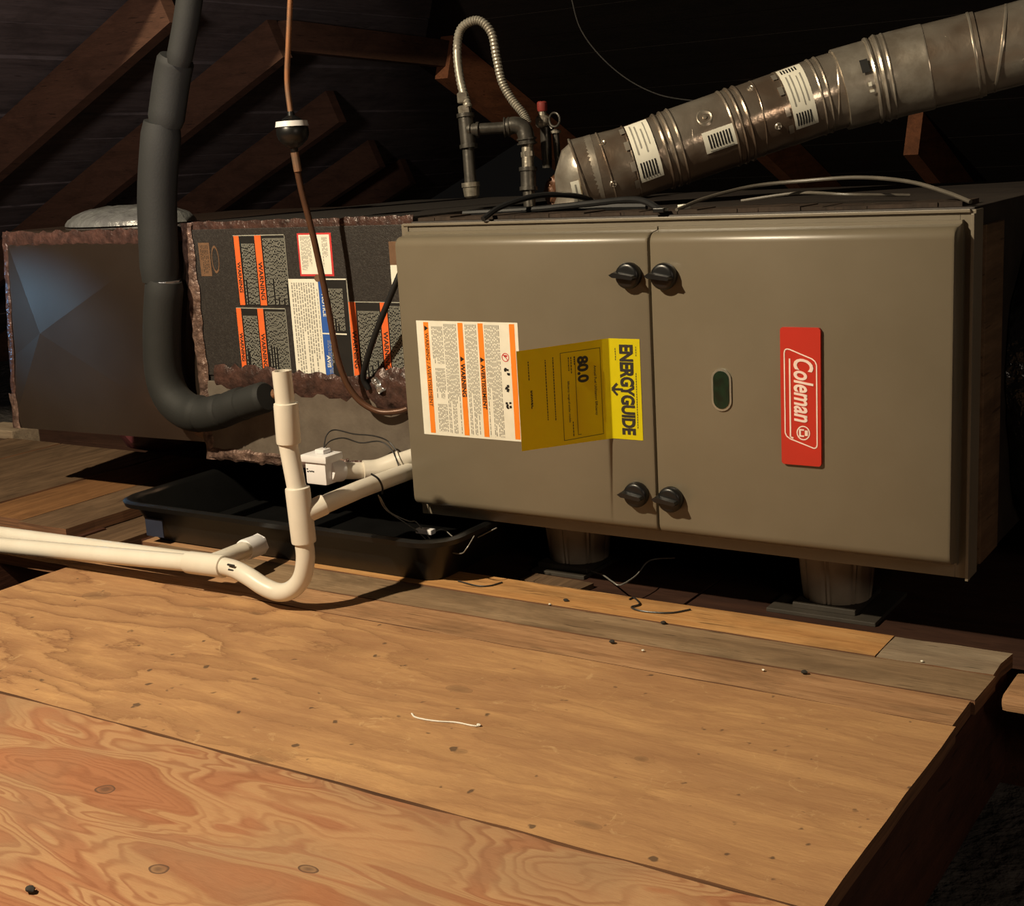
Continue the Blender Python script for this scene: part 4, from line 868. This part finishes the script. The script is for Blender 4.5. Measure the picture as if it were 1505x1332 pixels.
# ------------------------------------------------------------------ flue
fp = thing('flue_pipe', (-1.12, 1.90, 0.529), 'galvanised metal vent pipe slanting up to the right above the furnace', 'pipe')
AX = [(p, Vector(q)) for p, q in ((856, (-1.066, 1.8283, 0.5793)), (918, (-1.0102, 1.8628, 0.591)), (1017, (-0.9238, 1.9226, 0.6208)), (1117, (-0.837, 1.9827, 0.6504)), (1217, (-0.7506, 2.0428, 0.6808)), (1318, (-0.6583, 2.0859, 0.7024)), (1415, (-0.5679, 2.1138, 0.7183)), (1505, (-0.4858, 2.1364, 0.735)), (1640, (-0.3679, 2.173, 0.7604)))]
def axis(px):
    if px < AX[0][0]: return AX[0][1]+(AX[1][1]-AX[0][1])*((px-856)/62), (AX[1][1]-AX[0][1]).normalized()
    for (a, A), (b, B) in zip(AX, AX[1:]):
        if px <= b: break
    f = (px-a)/(b-a); k = [x[0] for x in AX].index(a)
    d0 = (AX[k+1][1]-AX[max(k-1, 0)][1]).normalized(); d1 = (AX[min(k+2, len(AX)-1)][1]-AX[k][1]).normalized()
    return A.lerp(B, f), d0.lerp(d1, f).normalized()
def fr_(px): return 0.0570 if px < 1225 else 0.0600
F0, FD = axis(868)
def section(px0, px1, dr, mat, name='pipe_section', r=None):
    r = (r or fr_((px0+px1)/2))+dr; bm = bmesh.new(); rings = []
    for k in range(9):
        o, d = axis(px0+(px1-px0)*k/8); u = d.cross(Vector((0.3, 0.9, 0))).normalized(); v = d.cross(u)
        for rr in ((r-0.003, r) if k == 0 else (r, r-0.003) if k == 8 else (r,)):
            rings.append([bm.verts.new(o+(u*math.cos(6.28318*q/56)+v*math.sin(6.28318*q/56))*rr) for q in range(56)])
    for p, q in zip(rings, rings[1:]):
        for k in range(56): bm.faces.new((p[k], p[(k+1) % 56], q[(k+1) % 56], q[k]))
    bm.faces.new(rings[0][::-1]); bm.faces.new(rings[-1])
    return finish(name, bm, mat, fp, True)
def ridge(px, hgt=0.0035, wd=0.006, tilt=0.0, mat='flue', dr=0.0):
    o, d = axis(px); r = fr_(px)+dr; d = (d+Vector((0, 0, 1))*tilt).normalized()
    bm = bmesh.new(); lathe(bm, o-d*wd/2, d, [(0, r-0.002), (wd*0.15, r+hgt*0.6), (wd*0.5, r+hgt), (wd*0.85, r+hgt*0.6), (wd, r-0.002)], 56); return finish('raised_bead', bm, mat, fp, True)
bm = bmesh.new(); rings = []
Z3 = Vector((0, 0, 1))
for o, dd, r in ((F0+FD*0.012, FD, 0.0575), (F0-FD*0.008, FD+Z3*0.1, 0.0565), (F0-FD*0.016+Z3*-0.006, FD+Z3*0.4, 0.054), (F0-FD*0.016+Z3*-0.022, FD*0.6+Z3*0.8, 0.048), (F0-FD*0.010+Z3*-0.038, FD*0.15+Z3, 0.045), (F0-FD*0.018+Z3*(0.5290-(F0-FD*0.018).z), Z3, 0.045)):
    dd = Vector(dd).normalized(); u = dd.cross(Vector((0.35, 0.9, 0))).normalized(); v = dd.cross(u); rings.append([bm.verts.new(o+(u*math.cos(6.28318*k/48)+v*math.sin(6.28318*k/48))*r) for k in range(48)])
for p, q in zip(rings, rings[1:]):
    for k in range(48): bm.faces.new((p[k], p[(k+1) % 48], q[(k+1) % 48], q[k]))
bm.faces.new(rings[0][::-1]); bm.faces.new(rings[-1])
for v in bm.verts: v.co.z = max(v.co.z, 0.5290)
finish('elbow', bm, 'flue_bright', fp, True)
section(850, 925, 0.0, 'flue'); section(925, 985, -0.0008, 'flue'); section(985, 1078, 0.001, 'flue'); section(1078, 1150, 0.0, 'flue'); section(1150, 1240, 0.0008, 'flue')
section(1234, 1290, 0.0018, 'flue_bright', 'coupling'); section(1290, 1362, 0.0040, 'flue_bright', 'coupling'); section(1362, 1440, 0.0025, 'flue'); section(1440, 1640, 0.0, 'flue')
for px, h, wd, tl_ in ((854,0.003,0.005,0.12),(892,0.002,0.004,0.05),(928,0.0014,0.003,0),(974,0.003,0.006,0),(984,0.003,0.006,0),(995,0.0035,0.006,0),(1010,0.0012,0.003,-0.25),(1070,0.003,0.006,0),(1081,0.0035,0.006,0),(1092,0.003,0.006,0),(1112,0.0012,0.003,-0.1),(1199,0.0026,0.005,0),(1209,0.0026,0.005,0),(1224,0.0018,0.004,-0.2)):
    ridge(px, h, wd, tl_)
for px, h, wd, tl_ in ((1283,0.0030,0.008,0),(1295,0.0040,0.009,0),(1306,0.0030,0.007,0),(1362,0.0015,0.006,0),(1432,0.0012,0.005,0),(1470,0.0010,0.005,-0.3)):
    ridge(px, h, wd, tl_, 'flue_bright', 0.0025)
# stickers on the flue facing the viewer: curved patches with print
def patch(px0, px1, a0, a1, mat, name, parent, lift=0.0012, n=8):
    n = max(2, round(abs(a1-a0)/3)); bm = bmesh.new(); g = []
    for i in range(2):
        o, d = axis((px0, px1)[i]); r = fr_(px0)+lift
        toV = Vector((0, -1, 0)); e1 = (toV-d*toV.dot(d)).normalized(); e2 = d.cross(e1); e2 = e2 if e2.z > 0 else -e2
        g.append([bm.verts.new(o+(e1*math.cos(math.radians(a0+(a1-a0)*k/n))+e2*math.sin(math.radians(a0+(a1-a0)*k/n)))*r) for k in range(n+1)])
    for k in range(n): bm.faces.new((g[0][k], g[1][k], g[1][k+1], g[0][k+1]))
    return finish(name, bm, mat, parent, True)
def sticker(px0, px1, a0, a1, bars, lines, label, lift=0.0016):
    o = lab(patch(px0, px1, a0, a1, 'white_print', 'sticker', fp, lift), label)
    for p0, p1, b0, b1 in bars: patch(p0, p1, b0, b1, 'black_ink', 'bar_code_stripe', o, lift+0.0005, 3)
    for p0, p1, b0, b1 in lines: patch(p0, p1, b0, b1, 'grey_print', 'fine_print', o, lift+0.0005, 4)
    return o
sticker(930, 962, -42, 62, [(934+k*4, 936+k*4, -36, -12) for k in range(6)], [(935, 937, 0, 55), (941, 943, 8, 50), (948, 950, 0, 40), (954, 955.5, 10, 55)], 'long white sticker with a small bar code, lower flue')
sticker(1024, 1070, -34, -2, [(1031+k*4.2, 1033.2+k*4.2, -28, -8) for k in range(8)], [(1030, 1064, -33, -31)], 'white bar code sticker in the middle of the flue')
sticker(1152, 1186, -45, 66, [(1156+k*4, 1158+k*4, -40, -20) for k in range(6)]+[(1156+k*4, 1158+k*4, 48, 60) for k in range(6)], [(1158, 1160, -10, 40), (1164, 1166, -5, 42), (1172, 1173.5, -12, 36), (1178, 1180, -8, 40)], 'long white sticker beside the third joint of the flue')
sticker(836, 848, -50, -10, [], [(841, 843, -45, -15)], 'small white sticker on the elbow end')
# locking tabs and slots of the seam
for px in (921, 1142):
    for a in (-48, -20, 12, 42):
        patch(px, px+7, a, a+14, 'flue_bright', 'lock_tab', fp, 0.0022, 3)
patch(1263, 1275, 6, 24, 'black_ink', 'torn_hole', fp, 0.0062, 5)
patch(1268, 1273, -12, -7, 'white_print', 'worn_mark', fp, 0.0062, 3); patch(1268, 1275, -20, -17, 'white_print', 'worn_mark', fp, 0.0062, 3)
# round dimples where screws pull the sheet in
def dimple(px, ang, r0):
    o, d = axis(px); toV = Vector((0, -1, 0)); e1 = (toV-d*toV.dot(d)).normalized(); e2 = d.cross(e1); e2 = e2 if e2.z > 0 else -e2
    t = math.radians(ang); nrm = e1*math.cos(t)+e2*math.sin(t); o = o+nrm*(fr_(px)-0.0005)
    bm = bmesh.new(); lathe(bm, o, nrm, [(0.0, r0*1.3), (0.0022, r0), (0.0012, r0*0.72), (0.0006, r0*0.35), (0.0028, r0*0.3), (0.0032, r0*0.12)], 24); finish('screw_dimple', bm, 'flue_bright', fp, True)
dimple(1036, 20, 0.011); 
for px, ang in ((893, 38), (893, -30), (1110, 45), (1128, -30), (1395, 30)): dimple(px, ang, 0.0045)

# ------------------------------------------------------------------ cables on the furnace top
def cable(name, pts, r, mat, label, seg=8, sp=8): return tag(tubeo(name, pts, r, mat, None, seg, sp=sp), label, 'cable')
TZ = 0.5315
cable('power_cable', [(-1.10, 1.600, 0.5300), (-1.093, 1.64, 0.545), (-1.07, 1.70, 0.556), (-1.045, 1.76, 0.552), (-1.03, 1.82, 0.538)], 0.0042, 'cable', 'black cable arching up from the front edge of the furnace top near the gas piping')
cable('power_cable', [(-1.19, 1.68, 0.5345), (-1.08, 1.69, 0.5365), (-0.97, 1.68, 0.543), (-0.90, 1.66, 0.5475), (-0.86, 1.64, 0.545), (-0.825, 1.618, 0.5335)], 0.0046, 'cable', 'long black cable lying along the furnace top below the flue')
cable('power_cable', [(-1.16, 1.72, 0.535), (-1.05, 1.70, 0.5345), (-0.97, 1.71, 0.536), (-0.90, 1.72, 0.5345)], 0.0060, 'cable', 'thicker black cable half hidden beneath the flue on the furnace top')
cable('control_cable', [(-0.806, 1.625, 0.5335), (-0.79, 1.68, 0.545), (-0.75, 1.75, 0.556), (-0.68, 1.77, 0.560), (-0.60, 1.75, 0.562), (-0.52, 1.70, 0.556), (-0.46, 1.655, 0.543), (-0.425, 1.625, 0.533)], 0.0026, 'grey_cable', 'thin grey cable humped along the right half of the furnace top')
cable('control_cable', [(-0.79, 1.80, 0.5345), (-0.70, 1.79, 0.543), (-0.62, 1.76, 0.540), (-0.55, 1.80, 0.5345)], 0.0022, 'grey_cable', 'second thin grey cable low behind the humped one')
tag(boxo('wire_connector', (-0.812, -0.800, 1.64, 1.655, 0.5315, 0.5395), 'white_print', None, 0.001), 'tiny white wire connector on the furnace top', 'connector')
tag(boxo('wire_connector', (-0.832, -0.816, 1.607, 1.622, 0.5315, 0.5375), 'black_plastic', None, 0.001), 'small black cable clip at the front edge of the furnace top', 'connector')
cable('hanging_wire', [(-1.2911, 2.2, 0.8952), (-1.2744, 2.2, 0.8346), (-1.2373, 2.2, 0.7839), (-1.1836, 2.2, 0.7382), (-1.1234, 2.2, 0.7068), (-1.0641, 2.2, 0.6922), (-0.9996, 2.2, 0.6844)], 0.0011, 'wire', 'very thin dark wire sagging in the dark above the flue', 6)
# wires of the switch and of the pan
cable('switch_wire', [(-1.3648, 1.515, 0.1941), (-1.3794, 1.54, 0.2072), (-1.3793, 1.56, 0.2118), (-1.3582, 1.58, 0.2025), (-1.3337, 1.6, 0.1967), (-1.3166, 1.615, 0.1848), (-1.2865, 1.605, 0.1628)], 0.0011, 'wire', 'thin black wire arching from the overflow switch, upper of the pair', 6)
cable('switch_wire', [(-1.3648, 1.515, 0.1941), (-1.372, 1.54, 0.199), (-1.3625, 1.56, 0.1998), (-1.3457, 1.58, 0.1891), (-1.3235, 1.6, 0.1886), (-1.3002, 1.6, 0.176), (-1.28, 1.59, 0.1514)], 0.0011, 'wire', 'thin black wire arching from the overflow switch, lower of the pair', 6)
tag(tubeo('cable_tie', [(-1.2515, 1.488, 0.1677), (-1.2325, 1.48, 0.164), (-1.2286, 1.483, 0.1512), (-1.2396, 1.495, 0.1369)], 0.0016, 'black_plastic', None, 8, sp=5), 'black cable tie looped around the sloping white branch pipe', 'cable tie')
cable('sensor_wire', [(-1.2518, 1.5, 0.1324), (-1.2574, 1.52, 0.1057), (-1.2518, 1.55, 0.0801), (-1.2479, 1.58, 0.0561), (-1.2473, 1.6, 0.0374)], 0.0010, 'pale_wire', 'pale thin wire dropping from the branch pipe into the pan', 6)
cable('sensor_wire', [(-1.2494, 1.5, 0.1305), (-1.2581, 1.53, 0.0987), (-1.2466, 1.56, 0.0769), (-1.2467, 1.58, 0.0694), (-1.2379, 1.6, 0.0385)], 0.0010, 'pale_wire', 'second pale thin wire from the branch pipe, curving farther right', 6)
cable('sensor_wire', [(-1.2363, 1.58, 0.0376), (-1.1851, 1.56, 0.0382), (-1.1228, 1.52, 0.0506), (-1.1025, 1.51, 0.0641), (-1.1021, 1.53, 0.0772)], 0.0010, 'pale_wire', 'pale wire loop over the front right corner of the pan', 6)
cable('sensor_wire', [(-1.2528, 1.62, 0.038), (-1.2429, 1.64, 0.0426), (-1.2025, 1.62, 0.0369), (-1.1621, 1.6, 0.0437), (-1.1099, 1.6, 0.0699)], 0.0010, 'pale_wire', 'pale wire crossing the right end of the pan towards the furnace', 6)
tag(boxo('wire_nut', (-1.253, -1.222, 1.583, 1.596, 0.050, 0.058), 'pvc_white', None, 0.002), 'small white wire splice resting in the right end of the pan', 'connector')
cable('floor_wire', [(-1.0322, 1.7276, -0.025), (-0.9899, 1.703, -0.02), (-0.9308, 1.63, -0.0009), (-0.9117, 1.62, -0.0005), (-0.9072, 1.66, 0.0025), (-0.9157, 1.72, 0.007), (-0.8833, 1.74, 0.0094)], 0.0012, 'pale_wire', 'pale bent wire under the furnace between the two piers', 6)
cable('floor_wire', [(-0.8659, 1.562, 0.0025), (-0.8625, 1.5698, 0.0025), (-0.8428, 1.5488, 0.003), (-0.8465, 1.5319, 0.003), (-0.8225, 1.526, 0.0025), (-0.789, 1.5349, 0.0025), (-0.7699, 1.5582, 0.0025)], 0.0013, 'wire', 'thin dark wire with a small loop on the golden plank', 6)
cable('floor_wire', [(-1.1396, 1.5331, 0.0025), (-1.1011, 1.5255, 0.0025), (-1.0823, 1.5336, 0.0025), (-1.0743, 1.5541, 0.0025)], 0.0012, 'wire', 'short curved dark wire on the golden plank beside the pan', 6)
tag(tubeo('thread', [(-0.9079, 1.1153, 0.0012), (-0.896, 1.1086, 0.0012), (-0.8706, 1.1105, 0.0012), (-0.8474, 1.1177, 0.0012), (-0.8248, 1.1186, 0.0012), (-0.8179, 1.1219, 0.0012)], 0.0010, 'thread', None, 6, sp=6), 'white thread lying on the tan plywood', 'thread')
def lump(x, y, r, mat, label, cat, group=None, name='debris_crumb'):
    bm = bmesh.new(); bmesh.ops.create_icosphere(bm, subdivisions=2, radius=r)
    for v in bm.verts: v.co = Vector((x+v.co.x*random.uniform(0.8, 1.4), y+v.co.y*random.uniform(0.7, 1.1), 0.0009+max(0, r*0.5+v.co.z*0.7)))
    tag(finish(name, bm, mat, None, True), label, cat, group)
g = (-0.8191, 1.1222, 0); lump(g[0], g[1], 0.0022, 'thread', 'tiny white knot at the right end of the thread', 'thread', name='thread_knot')
for (x, y, z), l in (((-0.7802, 1.4971, 0), 'dark crumb in front of the looped dark wire'), ((-0.8079, 1.4079, 0), 'dark crumb on the seam left of the middle of the deck'), ((-0.5529, 1.4142, 0), 'rightmost dark crumb, on the seam behind the plywood'), ((-0.9455, 1.5225, 0), 'dark crumb on the golden plank before the left pier')):
    lump(x, y, 0.0035, 'debris', l, 'debris', 'dark crumbs on the planks')
for (x, y, z), l in (((-0.9592, 1.5008, 0), 'leftmost white speck, on the seam of the golden plank'), ((-0.7591, 1.399, 0), 'white speck on the weathered plank near the middle of the deck'), ((-0.5992, 1.402, 0), 'white speck just left of the rightmost dark crumb'), ((-0.4414, 1.5059, 0), 'rightmost white speck, beside the pale grey board end')):
    lump(x, y, 0.0018, 'white_print', l, 'debris', 'white specks on the planks')
g = (-0.983, 0.6516, 0); lump(g[0], g[1], 0.0045, 'debris', 'dark clump of debris on the reddish plywood at the lower left', 'debris')
